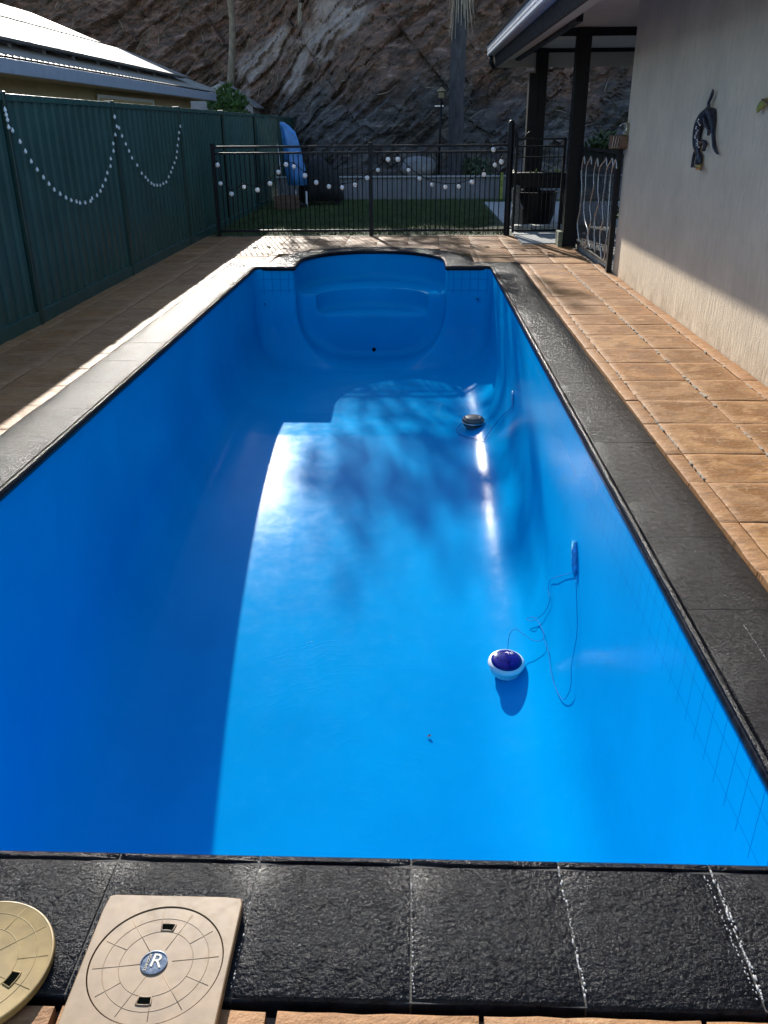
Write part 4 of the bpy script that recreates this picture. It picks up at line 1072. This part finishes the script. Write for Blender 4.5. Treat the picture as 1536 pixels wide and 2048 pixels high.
# ------------------------------------------------------------------ trees
def leafcloud(m, c, r, n, leaf, droop=.3):
    for k in range(n):
        d = Vector((random.gauss(0, 1), random.gauss(0, 1), random.gauss(0, 1))).normalized()*random.random()**.33*r
        p = Vector(c)+d; q = Vector((random.gauss(0, 1), random.gauss(0, 1), random.gauss(-droop, .7))).normalized(); s_ = q.orthogonal().normalized()*leaf*.17; L = leaf*random.uniform(.6, 1.3)
        m.face([p, p+q*L*.45+s_, p+q*L, p+q*L*.45-s_])
def gum(base, top, r0, label, clumps, nleaf, leaf=.24):
    t = thing('gum_tree', label, 'tree', base, 'gum trees on the rock cutting'); b = Vector(base); tp = Vector(top); m = MB()
    path = [b+Vector((0, 0, -.4)), b.lerp(tp, .3)+Vector((.12, 0, 0)), b.lerp(tp, .6)+Vector((-.10, 0, 0)), tp]
    m.tube(smooth_path(path, 5), list(np.linspace(r0, r0*.35, 16)), n=10); m.obj('trunk', M_bark, t, smooth=True)
    m = MB(); lm = MB()
    for c, r in clumps:
        c = Vector(c); s0_ = b.lerp(tp, random.uniform(.55, .95)); lm.tube(smooth_path([s0_, s0_.lerp(c, .5)+Vector((0, 0, -.15)), c], 4), list(np.linspace(r0*.3, .015, 9)), n=6, cap=False)
        leafcloud(m, c, r, int(nleaf*r*r), leaf)
    lm.obj('limbs', M_bark, t, smooth=True); m.obj('crown', M_gum, t)
def gpt(gx_, gy_, y):
    """point at distance y whose sun shadow lands at ground point (gx, gy)"""
    s_ = (y-gy_)/SD.y; return Vector((gx_, gy_, 0))+SD*s_
# (ground-plane shadow targets)
def cl_(specs): return [(tuple(gpt(gx_, gy_, yy_)), r) for gx_, gy_, yy_, r in specs]
def cy(x, z): return cliff_y(x, z)
t1 = PY(436, 60, 29.0)
gum((-6.1, cliff_y(-6.1, 3.0), 3.0), (-4.9, 27.0, 8.2), .13, 'pale thin gum tree leaning on the left of the rock cutting', cl_([(-.5, 9.3, 26, .36), (.1, 8.9, 26.5, .42), (.7, 8.6, 25.8, .34), (-1.0, 9.9, 26.4, .42), (-.1, 9.9, 27, .45), (.75, 9.8, 26, .42), (-1.1, 9.0, 26.2, .26), (-1.5, 9.7, 26.6, .3), (-.4, 10.9, 26.8, .5), (.45, 10.8, 26.2, .5), (.5, 7.9, 26.2, .3), (1.0, 8.2, 26.6, .3), (1.4, 9.4, 26, .5)]), 230, .36)
gum((-3.4, cliff_y(-3.4, 4.8), 4.8), (-3.6, 28.0, 7.6), .12, 'second gum tree higher on the rock cutting, trunk mostly out of frame', cl_([(-.9, 12.6, 27, .45), (-.2, 12.3, 27.5, .45), (.6, 12.8, 27, .42), (-1.5, 13.3, 27, .4), (.0, 13.6, 27.5, .42), (1.0, 11.9, 27, .42), (-1.4, 12.0, 26.8, .36), (1.7, 13.2, 27, .3), (.45, 14.0, 27.2, .35)]), 750)
for (bx, by, zt, rr_, lb) in ((1.7, 30, 9.6, 2.3, 'added unseen dense tree on the crest above the palm, screening bright sky'), (5.5, 31, 10.5, 2.8, 'added unseen dense tree on the crest above the patio roof, screening bright sky'), (-14.5, 33, 14, 3.2, 'added unseen dense tree on the crest far left, screening bright sky'), (10.5, 30, 10, 2.8, 'added unseen dense tree on the crest behind the house, screening bright sky')):  # unseen trees, added to keep bright sky out of the pool floor's reflections
    zb = 6.6 if bx > -5 else 8.5
    cls = [((bx+random.uniform(-1, 1)*rr_*.62, by+random.gauss(0, .8), zt+random.uniform(-3.4, 2.6)), rr_*random.uniform(.42, .6)) for _ in range(14)]
    gum((bx, by, zb-1.5), (bx, by, zt), .18, lb, cls, 420, .55)
pm_ = thing('palm_tree', 'dark palm trunk with a skirt of dead fronds before the rock cutting', 'palm tree', (1.02, 22.35, 0))
m = MB(); pth = []; rr = []
for k in range(46):
    z = k/45*5.2; pth.append((1.04-.05*math.sin(z*.7)+.0*z, 22.35, z-.05)); rr.append(.185*(1.0-.02*z)*(1+.05*(k % 2)))
m.tube(pth, rr, n=14).obj('trunk', M_palm, pm_, smooth=True, ang=60)
m = MB()
for k in range(150):
    a = random.uniform(0, 6.28); z1 = random.uniform(4.4, 5.4); L = random.uniform(.5, 1.1); r0 = .17; p = Vector((1.04+r0*math.cos(a), 22.35+r0*math.sin(a), z1)); q = p+Vector((math.cos(a)*random.uniform(.02, .2), math.sin(a)*random.uniform(.02, .2), -L)); s_ = Vector((-math.sin(a), math.cos(a), 0))*.02
    m.face([p-s_, p+s_, q+s_*.3, q-s_*.3])
m.obj('dead_fronds', M_straw, pm_)
m = MB()
for k in range(16):
    a = 2*math.pi*k/16+random.uniform(-.15, .15); L = random.uniform(1.7, 2.3); e0 = random.uniform(.3, 1.1); pr_ = []
    for j in range(10):
        f = j/9; rr_ = L*f; pr_.append(Vector((1.04+math.cos(a)*rr_*math.cos(e0*.6), 22.35+math.sin(a)*rr_*math.cos(e0*.6), 5.3+rr_*math.sin(e0)-1.1*f*f*L*.6)))
    m.tube(pr_, list(np.linspace(.02, .006, 10)), n=4, cap=False)
    for j in range(1, 10):
        for t_ in (0, .5):
            p = pr_[j-1].lerp(pr_[j], t_); d = (pr_[j]-pr_[j-1]).normalized(); sd_ = d.cross(Vector((0, 0, 1))).normalized()
            for sg in (-1, 1):
                e_ = p+(sd_*sg+d*.5+Vector((0, 0, -.35)))*.38; m.face([p-d*.012, p+d*.02, e_])
m.obj('crown', M_leafy, pm_)
